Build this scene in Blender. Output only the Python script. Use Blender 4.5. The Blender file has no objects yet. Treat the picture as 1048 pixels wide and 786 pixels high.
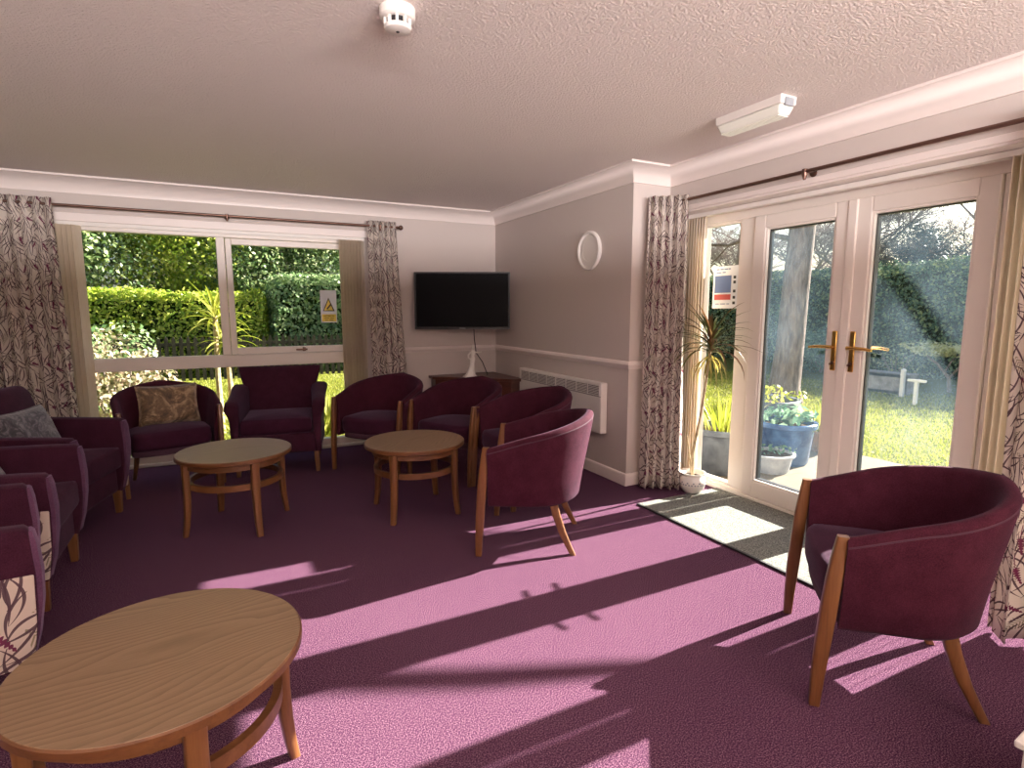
import bpy, bmesh, math, random
import numpy as np
from math import sin, cos, pi, radians, atan2, sqrt
from mathutils import Vector, Matrix, Euler

random.seed(7)
rng = np.random.default_rng(11)
S = bpy.context.scene
COL = S.collection
SUN_ELEV = 29.2

# ------------------------------------------------------------------ camera
cam_d = bpy.data.cameras.new('camera')
cam_d.sensor_width = 36.0
cam_d.lens = 573.0 / 1048.0 * 36.0
cam_d.clip_start = 0.05
cam_d.clip_end = 300
cam = bpy.data.objects.new('camera', cam_d)
COL.objects.link(cam)
cam.location = (0, 0, 1.35)
cam.rotation_euler = (radians(90 - 7.55), 0, radians(-27.2))
S.camera = cam

# ------------------------------------------------------------------ world, sun, exposure
W = bpy.data.worlds.new('sky')
S.world = W
W.use_nodes = True
wn = W.node_tree
wn.nodes.clear()
sky = wn.nodes.new('ShaderNodeTexSky')
sky.sky_type = 'NISHITA'
sky.sun_disc = False
sky.sun_elevation = radians(SUN_ELEV)
sky.sun_rotation = radians(90)
sky.air_density = 1.0
sky.dust_density = 3.0
sky.ozone_density = 1.5
bg = wn.nodes.new('ShaderNodeBackground')
bg.inputs['Strength'].default_value = 0.24
wo = wn.nodes.new('ShaderNodeOutputWorld')
wn.links.new(sky.outputs[0], bg.inputs[0])
wn.links.new(bg.outputs[0], wo.inputs[0])

def light(name, kind, loc, rot, energy, color, **kw):
    d = bpy.data.lights.new(name, kind)
    d.energy = energy
    d.color = color
    for k, v in kw.items():
        setattr(d, k, v)
    o = bpy.data.objects.new(name, d)
    o.location = loc
    o.rotation_euler = rot
    COL.objects.link(o)
    return o

light('sun', 'SUN', (20, 0, 15), (0, radians(90 - SUN_ELEV), 0), 36.0, (1.0, 0.92, 0.82), angle=radians(0.55))
# added fill strip behind the camera, brightens the ceiling and upper walls
light('rear_fill_strip', 'AREA', (0.6, -3.05, 1.62), (radians(130), 0, 0), 620.0, (1.0, 0.93, 0.92),
      shape='RECTANGLE', size=4.2, size_y=0.12)

S.view_settings.view_transform = 'Standard'
S.view_settings.look = 'None'
S.view_settings.gamma = 1.0
S.view_settings.exposure = 0.0
S.view_settings.use_curve_mapping = False
S.cycles.use_denoising = True
S.cycles.max_bounces = 10
S.cycles.diffuse_bounces = 6
S.cycles.glossy_bounces = 4
S.cycles.transmission_bounces = 6
S.cycles.transparent_max_bounces = 24
S.cycles.sample_clamp_indirect = 6.0
S.cycles.caustics_reflective = False
S.cycles.caustics_refractive = False

# ------------------------------------------------------------------ material helpers
class NT:
    def __init__(self, name):
        self.m = bpy.data.materials.new(name)
        self.m.use_nodes = True
        self.t = self.m.node_tree
        self.t.nodes.clear()
        self.out = self.t.nodes.new('ShaderNodeOutputMaterial')
    def n(self, typ, ins=None, **kw):
        nd = self.t.nodes.new('ShaderNode' + typ)
        for k, v in kw.items():
            setattr(nd, k, v)
        for k, v in (ins or {}).items():
            s = nd.inputs[k]
            if isinstance(v, bpy.types.NodeSocket):
                self.t.links.new(v, s)
            else:
                s.default_value = v
        return nd
    def math(self, op, a, b=None, c=None, clamp=False):
        ins = {0: a}
        if b is not None: ins[1] = b
        if c is not None: ins[2] = c
        return self.n('Math', ins, operation=op, use_clamp=clamp).outputs[0]
    def mix(self, f, a, b, blend='MIX'):
        nd = self.t.nodes.new('ShaderNodeMix')
        nd.data_type = 'RGBA'
        nd.blend_type = blend
        for idx, v in ((0, f), (6, a), (7, b)):
            s = nd.inputs[idx]
            if isinstance(v, bpy.types.NodeSocket):
                self.t.links.new(v, s)
            else:
                s.default_value = v if idx == 0 else rgba(v)
        return nd.outputs[2]
    def ramp(self, fac, stops):
        nd = self.n('ValToRGB', {0: fac})
        e = nd.color_ramp.elements
        while len(e) < len(stops): e.new(0.5)
        for i, (p, c) in enumerate(stops):
            e[i].position = p
            e[i].color = rgba(c)
        return nd.outputs[0]
    def noise(self, scale, vec=None, detail=3.0, rough=0.55, dist=0.0):
        ins = {'Scale': scale, 'Detail': detail, 'Roughness': rough, 'Distortion': dist}
        if vec is not None: ins['Vector'] = vec
        return self.n('TexNoise', ins).outputs['Fac']
    def coord(self, which='Object'):
        return self.n('TexCoord').outputs[which]
    def mapping(self, vec, scale=(1, 1, 1), rot=(0, 0, 0), loc=(0, 0, 0)):
        return self.n('Mapping', {'Vector': vec, 'Scale': scale, 'Rotation': rot, 'Location': loc}).outputs[0]
    def bump(self, h, strength=0.3, dist=0.01):
        return self.n('Bump', {'Height': h, 'Strength': strength, 'Distance': dist}).outputs[0]
    def bsdf(self, color, rough=0.5, normal=None, spec=0.5, **kw):
        nd = self.n('BsdfPrincipled', {'Base Color': color if isinstance(color, bpy.types.NodeSocket) else rgba(color),
                                       'Roughness': rough, 'Specular IOR Level': spec})
        if normal is not None:
            self.t.links.new(normal, nd.inputs['Normal'])
        for k, v in kw.items():
            k = k.replace('_', ' ')
            s = nd.inputs[k]
            if isinstance(v, bpy.types.NodeSocket): self.t.links.new(v, s)
            else: s.default_value = v
        return nd.outputs[0]
    def done(self, shader):
        self.t.links.new(shader, self.out.inputs['Surface'])
        return self.m

def rgba(c):
    return (c[0], c[1], c[2], 1.0) if len(c) == 3 else tuple(c)

def hexc(r, g, b):
    f = lambda v: (v / 255 / 12.92) if v <= 10 else (((v / 255) + 0.055) / 1.055) ** 2.4
    return (f(r), f(g), f(b))

def plain(name, color, rough=0.5, spec=0.5, **kw):
    m = NT(name)
    return m.done(m.bsdf(color, rough, None, spec, **kw))

def mottled(name, c1, c2, scale, rough=0.6, spec=0.4, bump=0.0, bdist=0.004, detail=4.0, coord='Object', **kw):
    m = NT(name)
    v = m.coord(coord)
    f = m.noise(scale, v, detail)
    nrm = m.bump(f, bump, bdist) if bump else None
    return m.done(m.bsdf(m.ramp(f, [(0.35, c1), (0.65, c2)]), rough, nrm, spec, **kw))

# --- carpet: heathered purple pile
def mat_carpet():
    m = NT('carpet')
    v = m.coord()
    a = m.noise(230, v, 3.0, 0.85)
    b = m.noise(1.3, v, 3.0)
    c = m.ramp(a, [(0.36, (0.022, 0.005, 0.020)), (0.5, (0.060, 0.018, 0.050)), (0.61, (0.31, 0.178, 0.228))])
    c = m.mix(m.math('MULTIPLY', b, 0.25), c, (0.058, 0.017, 0.052))
    return m.done(m.bsdf(c, 1.0, None, 0.0))

def mat_bounce_floor():  # pale surface for the added light-bouncing floor behind the camera
    m = NT('pale_bounce_floor')
    v = m.coord()
    return m.done(m.bsdf(m.ramp(m.noise(4, m.mapping(v, (1, 9, 1)), 4), [(0.3, (0.55, 0.43, 0.33)), (0.7, (0.68, 0.56, 0.45))]), 0.6))

def mat_ceiling():
    m = NT('stippled_ceiling')
    v = m.coord()
    a = m.noise(88, v, 3.0, 0.6)
    r = m.ramp(a, [(0.38, (0, 0, 0)), (0.62, (1, 1, 1))])
    return m.done(m.bsdf((0.84, 0.75, 0.72), 0.9, m.bump(r, 0.6, 0.010), 0.2))

def mat_wall(name, c):
    m = NT(name)
    v = m.coord()
    a = m.noise(160, v, 2.0)
    b = m.noise(1.0, v, 2.0)
    col = m.mix(m.math('MULTIPLY', b, 0.12), c, tuple(x * 0.85 for x in c))
    return m.done(m.bsdf(col, 0.75, m.bump(a, 0.12, 0.002), 0.3))

def mat_fabric(name, c1, c2, sheen=0.35, tint=(0.75, 0.6, 0.9)):
    m = NT(name)
    v = m.coord()
    a = m.noise(230, v, 3.0, 0.7)
    b = m.noise(14, v, 4.0, 0.6)
    col = m.ramp(m.math('ADD', m.math('MULTIPLY', a, 0.65), m.math('MULTIPLY', b, 0.35)), [(0.36, c1), (0.64, c2)])
    return m.done(m.bsdf(col, 0.85, m.bump(a, 0.35, 0.003), 0.08, Sheen_Weight=sheen, Sheen_Roughness=0.4,
                         Sheen_Tint=rgba(tint)))

def mat_wood(name, c1, c2, rough=0.38, scale=1.0, axis='Z'):
    m = NT(name)
    v = m.coord()
    st = {'Z': (26, 26, 1.6), 'X': (1.6, 26, 26), 'Y': (26, 1.6, 26)}[axis]
    a = m.noise(1.4 * scale, m.mapping(v, st), 5.0, 0.6, 0.6)
    f = m.noise(7 * scale, m.mapping(v, st), 3.0, 0.6)
    col = m.ramp(m.math('ADD', m.math('MULTIPLY', a, 0.7), m.math('MULTIPLY', f, 0.3)), [(0.32, c1), (0.66, c2)])
    return m.done(m.bsdf(col, rough, m.bump(f, 0.05, 0.002), 0.5, Coat_Weight=0.25, Coat_Roughness=0.25))

def mat_veneer(name, dark, mid, pale, rough=0.42):
    m = NT(name)
    v = m.coord()
    v = m.mapping(v, rot=(0, 0, radians(52)))
    w = m.mapping(v, (1.0, 0.28, 1.0), loc=(0.3, 0.1, 0))
    warp = m.noise(4.0, w, 1.0, 0.4)
    warp2 = m.noise(14, w, 2.0, 0.5)
    x = m.n('SeparateXYZ', {0: v}).outputs[0]
    ph = m.math('ADD', m.math('ADD', m.math('MULTIPLY', x, 0.9), m.math('MULTIPLY', warp, 0.40)), m.math('MULTIPLY', warp2, 0.025))
    band = m.math('FRACT', m.math('MULTIPLY', ph, 48.0))
    band = m.math('POWER', band, 2.2)
    pores = m.noise(9, m.mapping(v, (70, 2.4, 1)), 4.0, 0.65)
    f = m.math('ADD', m.math('MULTIPLY', band, 0.28), m.math('MULTIPLY', pores, 0.62))
    col = m.ramp(f, [(0.24, pale), (0.48, mid), (0.85, dark)])
    return m.done(m.bsdf(col, rough, m.bump(pores, 0.04, 0.001), 0.5))

# --- printed cloth: lavender fronds and grass blades on a pale ground, drawn in metres of cloth
def cloth_print(m, uv, cell=0.13, seed=0.0, leafc=(0.085, 0.045, 0.06), sprigc=(0.16, 0.03, 0.075), olive=(0.20, 0.17, 0.10), ground=(0.62, 0.55, 0.48)):
    def local(scale, off, randomness):
        w = m.mapping(uv, loc=(off, off * 1.7 + seed, 0))
        vo = m.n('TexVoronoi', {'Vector': w, 'Scale': scale, 'Randomness': randomness}, voronoi_dimensions='2D', feature='F1')
        d = m.n('VectorMath', {0: w, 1: vo.outputs['Position']}, operation='SUBTRACT').outputs[0]
        cs = m.n('SeparateColor', {0: vo.outputs['Color']})
        ang = m.math('MULTIPLY_ADD', cs.outputs[0], 2.4, 0.4)
        r = m.n('VectorRotate', {'Vector': d, 'Angle': ang}, rotation_type='Z_AXIS').outputs[0]
        s = m.n('SeparateXYZ', {0: r})
        return s.outputs[0], s.outputs[1], cs.outputs[1]
    def below(x, lim):
        return m.math('LESS_THAN', x, lim)
    col = ground
    # olive fern sprays
    a, b, rnd = local(1 / (cell * 1.15), 0.37, 0.55)
    L = cell * 0.52
    bc = m.math('SUBTRACT', b, m.math('MULTIPLY', m.math('MULTIPLY', a, a), 2.2))
    ab = m.math('ABSOLUTE', bc)
    wid = m.math('MULTIPLY', m.math('SUBTRACT', 1.0, m.math('ABSOLUTE', m.math('DIVIDE', a, L))), cell * 0.20)
    comb = m.math('SINE', m.math('MULTIPLY', m.math('SUBTRACT', a, ab), 520 * 0.13 / cell))
    fr = m.math('MULTIPLY', below(ab, wid), m.math('GREATER_THAN', comb, 0.15))
    col = m.mix(m.math('MULTIPLY', fr, 0.8), col, olive)
    # grass blades, two crossing layers
    for off, k1, k2 in ((1.13, 3.2, -5.5), (2.71, 6.0, 1.5), (3.59, -4.0, -1.2)):
        a, b, rnd = local(1 / (cell * 0.92), off, 0.5)
        L = cell * 0.58
        prof = m.math('SUBTRACT', 1.0, m.math('POWER', m.math('ABSOLUTE', m.math('DIVIDE', a, L)), 1.6))
        for k, o in ((k1, 0.016), (k2, -0.014)):
            bb = m.math('ADD', m.math('SUBTRACT', b, m.math('MULTIPLY', m.math('MULTIPLY', a, a), k)), o * cell / 0.13)
            msk = below(m.math('ABSOLUTE', bb), m.math('MULTIPLY', prof, cell * 0.030))
            col = m.mix(m.math('MULTIPLY', msk, 0.95), col, leafc)
    # lavender heads: blobs strung along a stem
    a, b, rnd = local(1 / (cell * 1.25), 4.9, 0.45)
    L = cell * 0.5
    bc = m.math('SUBTRACT', b, m.math('MULTIPLY', m.math('MULTIPLY', a, a), 1.6))
    beads = m.math('MULTIPLY_ADD', m.math('ABSOLUTE', m.math('SINE', m.math('MULTIPLY', a, 300 * 0.13 / cell))), 0.8, 0.25)
    head = m.math('MULTIPLY', m.math('GREATER_THAN', a, -0.1 * L), below(a, L))
    w = m.math('MULTIPLY', m.math('MULTIPLY', beads, cell * 0.11), m.math('MULTIPLY_ADD', m.math('DIVIDE', a, L), -0.75, 1.0))
    msk = m.math('MULTIPLY', head, below(m.math('ABSOLUTE', bc), w))
    stem = m.math('MULTIPLY', below(m.math('ABSOLUTE', a), L), below(m.math('ABSOLUTE', bc), cell * 0.012))
    col = m.mix(m.math('MAXIMUM', msk, stem), col, sprigc)
    return col

def mat_curtain():
    m = NT('printed_curtain_cloth')
    uv = m.n('UVMap').outputs[0]
    col = cloth_print(m, uv, 0.125, ground=(0.70, 0.63, 0.57))
    weave = m.noise(900, uv, 1.0)
    nrm = m.bump(weave, 0.15, 0.001)
    d = m.bsdf(col, 0.9, nrm, 0.1)
    tr = m.n('BsdfTranslucent', {'Color': col}).outputs[0]
    return m.done(m.n('MixShader', {0: 0.16, 1: d, 2: tr}).outputs[0])

def mat_floral():
    m = NT('floral_upholstery')
    col = cloth_print(m, m.coord('UV'), 0.17, 3.3, ground=(0.60, 0.50, 0.43))
    return m.done(m.bsdf(col, 0.85, None, 0.2))

def mat_blind():
    m = NT('blind_louvre_cloth')
    v = m.coord()
    f = m.noise(300, m.mapping(v, (1, 1, 0.05)), 2.0)
    col = m.ramp(f, [(0.3, (0.74, 0.64, 0.52)), (0.7, (0.83, 0.75, 0.64))])
    d = m.n('BsdfDiffuse', {'Color': col}).outputs[0]
    t = m.n('BsdfTranslucent', {'Color': col}).outputs[0]
    return m.done(m.n('MixShader', {0: 0.30, 1: d, 2: t}).outputs[0])

def mat_glass(haze=0.0, hazec=(0.75, 0.85, 1.0)):
    m = NT('window_glass')
    lw = m.n('LayerWeight', {'Blend': 0.12}).outputs['Fresnel']
    t = m.n('BsdfTransparent', {'Color': (0.97, 0.985, 0.98, 1)}).outputs[0]
    if haze:
        v = m.coord()
        n = m.noise(2.2, v, 4.0, 0.6)
        h = m.math('MULTIPLY', m.math('MULTIPLY', n, n), haze * 4)
        tl = m.n('BsdfTranslucent', {'Color': rgba(hazec)}).outputs[0]
        t = m.n('MixShader', {0: h, 1: t, 2: tl}).outputs[0]
    g = m.n('BsdfGlossy', {'Color': (1, 1, 1, 1), 'Roughness': 0.0}).outputs[0]
    return m.done(m.n('MixShader', {0: m.math('MULTIPLY', lw, 0.35), 1: t, 2: g}).outputs[0])

def mat_leaf(name, c1, c2, c3, trans=0.35, rough=0.45):
    m = NT(name)
    r = m.n('NewGeometry').outputs['Random Per Island']
    col = m.ramp(r, [(0.0, c1), (0.5, c2), (1.0, c3)])
    d = m.bsdf(col, rough, None, 0.4)
    t = m.n('BsdfTranslucent', {'Color': col}).outputs[0]
    return m.done(m.n('MixShader', {0: trans, 1: d, 2: t}).outputs[0])

def mat_lawn():
    m = NT('lawn_turf')
    v = m.coord()
    a = m.noise(30, v, 4.0, 0.7)
    b = m.noise(1.2, v, 4.0, 0.6)
    c = m.ramp(a, [(0.3, (0.055, 0.065, 0.008)), (0.55, (0.10, 0.102, 0.013)), (0.75, (0.16, 0.15, 0.03))])
    c = m.mix(m.math('MULTIPLY', b, 0.6), c, (0.11, 0.13, 0.015))
    return m.done(m.bsdf(c, 0.9, m.bump(a, 0.8, 0.03), 0.1))

def mat_paving():
    m = NT('stone_paving')
    v = m.coord()
    br = m.n('TexBrick', {'Vector': v, 'Scale': 1.0, 'Color1': (0.17, 0.135, 0.09, 1), 'Color2': (0.14, 0.112, 0.078, 1), 'Mortar': (0.09, 0.075, 0.055, 1),
                          'Mortar Size': 0.008, 'Brick Width': 0.6, 'Row Height': 0.45})
    n = m.noise(9, v, 5.0, 0.65)
    c = m.mix(m.math('MULTIPLY', n, 0.6), br.outputs['Color'], (0.13, 0.10, 0.065))
    return m.done(m.bsdf(c, 0.85, m.bump(n, 0.3, 0.01), 0.2))

def mat_bark(name, c1, c2):
    m = NT(name)
    v = m.coord()
    f = m.noise(5, m.mapping(v, (4, 4, 0.8)), 5.0, 0.65)
    return m.done(m.bsdf(m.ramp(f, [(0.35, c1), (0.65, c2)]), 0.9, m.bump(f, 0.7, 0.03), 0.1))

def mat_mat():
    m = NT('doormat_pile')
    v = m.coord()
    a = m.noise(190, v, 2.0, 0.75)
    c = m.ramp(a, [(0.36, (0.06, 0.065, 0.058)), (0.52, (0.19, 0.195, 0.175)), (0.66, (0.42, 0.42, 0.38))])
    return m.done(m.bsdf(c, 1.0, m.bump(a, 0.6, 0.006), 0.1))

def mat_cushion(name, c1, c2, c3, scale):
    m = NT(name)
    v = m.coord()
    n = m.noise(scale, v, 3.0, 0.6, 1.8)
    f2 = m.noise(scale * 9, m.mapping(v, (1, 1, 3)), 3.0, 0.7)
    f = m.math('ADD', m.math('MULTIPLY', n, 0.75), m.math('MULTIPLY', f2, 0.25))
    c = m.ramp(f, [(0.36, c1), (0.48, c2), (0.60, c3)])
    return m.done(m.bsdf(c, 0.6, m.bump(f2, 0.3, 0.004), 0.4, Sheen_Weight=0.3))

M = {}
M['carpet'] = mat_carpet()
M['bounce_floor'] = mat_bounce_floor()
M['ceiling'] = mat_ceiling()
M['wall'] = mat_wall('wall_paint', (0.58, 0.515, 0.485))
M['trim'] = plain('white_gloss_paint', (0.78, 0.70, 0.67), 0.35)
M['upvc'] = plain('white_plastic_frame', (0.80, 0.74, 0.69), 0.28)
M['gasket'] = plain('black_glazing_seal', (0.02, 0.02, 0.025), 0.5)
M['glass'] = mat_glass()
M['glass_hazy'] = mat_glass(0.0085, (0.55, 0.78, 1.0))
M['brick'] = mottled('outer_brick', (0.30, 0.16, 0.10), (0.42, 0.25, 0.17), 6, 0.9)
M['purple'] = mat_fabric('aubergine_upholstery', (0.030, 0.0055, 0.012), (0.070, 0.015, 0.029), 0.06)
M['purple_seat'] = mat_fabric('aubergine_seat_cloth', (0.027, 0.006, 0.015), (0.058, 0.014, 0.034), 0.14)
M['plum'] = mat_fabric('plum_upholstery', (0.028, 0.0065, 0.015), (0.064, 0.017, 0.034), 0.10)
M['lilac'] = mat_fabric('lilac_plum_cloth', (0.075, 0.028, 0.062), (0.14, 0.062, 0.115), 0.3)
M['piping'] = plain('dark_piping', (0.05, 0.014, 0.03), 0.8)
M['floral'] = mat_floral()
M['beech'] = mat_wood('beech_wood', (0.115, 0.040, 0.013), (0.20, 0.083, 0.028))
M['beech_x'] = mat_wood('beech_edge', (0.105, 0.037, 0.012), (0.18, 0.074, 0.025), axis='X')
M['veneer'] = mat_veneer('beech_veneer', (0.095, 0.050, 0.025), (0.20, 0.126, 0.070), (0.275, 0.18, 0.105))
M['mahogany'] = mat_wood('dark_mahogany', (0.045, 0.012, 0.008), (0.10, 0.028, 0.016), 0.35, axis='X')
M['curtain'] = mat_curtain()
M['blind'] = mat_blind()
M['brass'] = plain('polished_brass', (0.72, 0.43, 0.13), 0.22, Metallic=1.0)
M['bronze'] = plain('bronze_pole', (0.16, 0.09, 0.07), 0.35, Metallic=0.8)
M['black_plastic'] = plain('black_plastic', (0.012, 0.012, 0.014), 0.3)
M['screen'] = plain('dark_screen', (0.002, 0.002, 0.003), 0.35, 0.06)
M['white_plastic'] = plain('white_plastic', (0.78, 0.74, 0.70), 0.35)
M['diffuser'] = plain('ribbed_clear_plastic', (0.82, 0.83, 0.76), 0.2)
M['grille'] = plain('dark_grille', (0.10, 0.085, 0.08), 0.6)
M['porcelain'] = plain('white_porcelain', (0.85, 0.81, 0.76), 0.2, Coat_Weight=0.4)
M['mat'] = mat_mat()
M['rubber'] = plain('black_rubber', (0.015, 0.015, 0.016), 0.6)
M['lawn'] = mat_lawn()
M['paving'] = mat_paving()
M['soil'] = mottled('soil', (0.03, 0.02, 0.012), (0.08, 0.05, 0.03), 40, 1.0, 0.1, 0.5, 0.01)
M['bark'] = mat_bark('tree_bark', (0.10, 0.075, 0.065), (0.26, 0.205, 0.175))
M['twig'] = mat_bark('bare_twigs', (0.20, 0.16, 0.15), (0.42, 0.36, 0.33))
M['leaf_hedge'] = mat_leaf('clipped_hedge_leaves', (0.12, 0.22, 0.02), (0.32, 0.42, 0.04), (0.62, 0.62, 0.12))
M['leaf_laurel'] = mat_leaf('glossy_laurel_leaves', (0.09, 0.17, 0.06), (0.22, 0.33, 0.14), (0.48, 0.55, 0.30), 0.35, 0.3)
M['leaf_bluehedge'] = mat_leaf('shade_tinted_hedge_leaves', (0.05, 0.11, 0.07), (0.14, 0.24, 0.14), (0.42, 0.48, 0.22), 0.3, 0.35)  # bluish cast of the hedge's shaded side mixed into the leaf colours
M['leaf_dark'] = mat_leaf('evergreen_leaves', (0.05, 0.10, 0.035), (0.17, 0.27, 0.09), (0.46, 0.52, 0.24), 0.4)
M['leaf_blue'] = mat_leaf('blue_conifer_needles', (0.03, 0.05, 0.05), (0.07, 0.10, 0.10), (0.16, 0.2, 0.18), 0.2)
M['leaf_pale'] = mat_leaf('pale_variegated_leaves', (0.10, 0.12, 0.04), (0.42, 0.38, 0.22), (0.62, 0.45, 0.34), 0.35)
M['leaf_lime'] = mat_leaf('lime_blades', (0.14, 0.18, 0.015), (0.30, 0.33, 0.035), (0.5, 0.48, 0.12), 0.4)
M['leaf_teal'] = mat_leaf('blue_green_leaves', (0.05, 0.12, 0.08), (0.12, 0.24, 0.15), (0.30, 0.42, 0.28), 0.3)
M['leaf_cream'] = mat_leaf('creamy_leaves', (0.40, 0.42, 0.16), (0.60, 0.62, 0.32), (0.78, 0.78, 0.55), 0.4)
M['leaf_drac'] = mat_leaf('dragon_plant_blades', (0.035, 0.05, 0.018), (0.10, 0.11, 0.03), (0.16, 0.06, 0.03), 0.4)
M['leaf_straw'] = mat_leaf('yellowed_blades', (0.30, 0.22, 0.04), (0.42, 0.34, 0.08), (0.5, 0.42, 0.14), 0.45)
M['cane'] = mottled('pale_cane_stem', (0.30, 0.22, 0.12), (0.5, 0.4, 0.25), 30, 0.8)
M['fence'] = mottled('dark_stained_timber', (0.035, 0.028, 0.022), (0.08, 0.065, 0.05), 12, 0.8)
M['pot_blue'] = mottled('blue_glaze', (0.02, 0.045, 0.13), (0.06, 0.12, 0.26), 10, 0.2)
M['pot_slate'] = mottled('slate_grey_pot', (0.05, 0.06, 0.075), (0.12, 0.14, 0.16), 9, 0.6)
M['pot_grey'] = mottled('weathered_grey_pot', (0.26, 0.28, 0.31), (0.40, 0.42, 0.45), 9, 0.8)
M['pot_brown'] = mottled('brown_pot', (0.16, 0.09, 0.05), (0.28, 0.17, 0.10), 9, 0.7)
M['stone'] = mottled('garden_stone', (0.22, 0.21, 0.21), (0.40, 0.38, 0.37), 8, 0.9, 0.2, 0.4, 0.01)
M['white_paint'] = plain('white_painted_wood', (0.8, 0.78, 0.74), 0.5)
M['pillow_gold'] = mat_cushion('gold_brown_brocade', (0.045, 0.026, 0.014), (0.15, 0.09, 0.042), (0.46, 0.33, 0.20), 7)
M['pillow_grey'] = mat_cushion('grey_textured_cloth', (0.018, 0.016, 0.022), (0.05, 0.046, 0.058), (0.17, 0.155, 0.175), 22)

# ------------------------------------------------------------------ mesh helpers
class MB:
    def __init__(self):
        self.v, self.f, self.uv = [], [], {}
    def add(self, verts, faces, T=None):
        b = len(self.v)
        if T is not None:
            verts = [T @ Vector(p) for p in verts]
        self.v.extend([tuple(p) for p in verts])
        self.f.extend([tuple(b + i for i in f) for f in faces])
        return b
    def box(self, x0, x1, y0, y1, z0, z1, T=None):
        vs = [(x0, y0, z0), (x1, y0, z0), (x1, y1, z0), (x0, y1, z0), (x0, y0, z1), (x1, y0, z1), (x1, y1, z1), (x0, y1, z1)]
        self.add(vs, [(0, 3, 2, 1), (4, 5, 6, 7), (0, 1, 5, 4), (1, 2, 6, 5), (2, 3, 7, 6), (3, 0, 4, 7)], T)
        return self
    def loft(self, rings, closed=True, caps=True, T=None):
        n = len(rings[0])
        vs = [p for r in rings for p in r]
        fs = []
        for i in range(len(rings) - 1):
            for j in range(n if closed else n - 1):
                k = (j + 1) % n
                fs.append((i * n + j, i * n + k, (i + 1) * n + k, (i + 1) * n + j))
        if caps and closed:
            fs.append(tuple(range(n - 1, -1, -1)))
            fs.append(tuple((len(rings) - 1) * n + j for j in range(n)))
        self.add(vs, fs, T)
        return self
    def tube(self, pts, rad, sides=8, T=None):
        pts = [Vector(p) for p in pts]
        if not hasattr(rad, '__len__'): rad = [rad] * len(pts)
        rings = []
        up = None
        for i, p in enumerate(pts):
            d = (pts[min(i + 1, len(pts) - 1)] - pts[max(i - 1, 0)])
            d = d.normalized() if d.length > 1e-9 else Vector((0, 0, 1))
            if up is None:
                up = Vector((1, 0, 0)) if abs(d.x) < 0.9 else Vector((0, 1, 0))
            s = d.cross(up).normalized()
            up = s.cross(d).normalized()
            rings.append([p + (s * cos(2 * pi * k / sides) + up * sin(2 * pi * k / sides)) * rad[i] for k in range(sides)])
        return self.loft(rings, T=T)
    def bar(self, pts, wx, wy, T=None):
        """rectangular section bar, section kept in the XY plane; wx, wy may be lists"""
        n = len(pts)
        if not hasattr(wx, '__len__'): wx = [wx] * n
        if not hasattr(wy, '__len__'): wy = [wy] * n
        rings = []
        for p, a, b in zip(pts, wx, wy):
            x, y, z = p
            a, b = a / 2, b / 2
            c = 0.25 * min(a, b)
            rings.append([(x - a + c, y - b, z), (x + a - c, y - b, z), (x + a, y - b + c, z), (x + a, y + b - c, z),
                          (x + a - c, y + b, z), (x - a + c, y + b, z), (x - a, y + b - c, z), (x - a, y - b + c, z)])
        return self.loft(rings, T=T)
    def lathe(self, prof, n=32, T=None, caps=True):
        rings = [[(r * cos(2 * pi * k / n), r * sin(2 * pi * k / n), z) for k in range(n)] for r, z in prof]
        return self.loft(rings, caps=caps, T=T)
    def prism(self, outline, z0, z1, T=None):
        return self.loft([[(x, y, z0) for x, y in outline], [(x, y, z1) for x, y in outline]], T=T)
    def obj(self, name, mat, parent=None, smooth=40, bevel=0.0, seg=2, loc=None):
        me = bpy.data.meshes.new(name)
        me.from_pydata(self.v, [], self.f)
        me.update()
        bm = bmesh.new()
        bm.from_mesh(me)
        bmesh.ops.recalc_face_normals(bm, faces=bm.faces)
        bm.to_mesh(me)
        bm.free()
        me.materials.append(mat if not isinstance(mat, str) else M[mat])
        if smooth:
            me.shade_smooth()
            me.set_sharp_from_angle(angle=radians(smooth))
        o = bpy.data.objects.new(name, me)
        COL.objects.link(o)
        if parent is not None: o.parent = parent
        if loc is not None: o.location = loc
        if bevel:
            b = o.modifiers.new('bevel', 'BEVEL')
            b.width = bevel
            b.segments = seg
            b.limit_method = 'ANGLE'
            b.angle_limit = radians(35)
        return o

def boxes(*bs):
    m = MB()
    for b in bs: m.box(*b)
    return m

def tag(o, label=None, cat=None, group=None, kind=None):
    if label: o['label'] = label
    if cat: o['category'] = cat
    if group: o['group'] = group
    if kind: o['kind'] = kind
    return o

def thing(name, label, cat, loc=(0, 0, 0), rz=0.0, group=None):
    o = bpy.data.objects.new(name, None)
    o.empty_display_size = 0.1
    o.location = loc
    o.rotation_euler = (0, 0, rz)
    COL.objects.link(o)
    return tag(o, label, cat, group)

def struct(o):
    o['kind'] = 'structure'
    return o

def struct_empty(name, loc=(0, 0, 0)):
    o = bpy.data.objects.new(name, None)
    o.location = loc
    COL.objects.link(o)
    return struct(o)

CHILD = {}
def copy_tree(o, parent=None):
    c = o.copy()
    COL.objects.link(c)
    if parent is not None: c.parent = parent
    for ch in [x for x in list(bpy.data.objects) if x.parent == o]:
        copy_tree(ch, c)
    return c

def face_rz(fx, fy):
    return atan2(fx, -fy)          # local -Y is the front

def smoothstep(a, b, x):
    t = min(1, max(0, (x - a) / (b - a)))
    return t * t * (3 - 2 * t)

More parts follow.
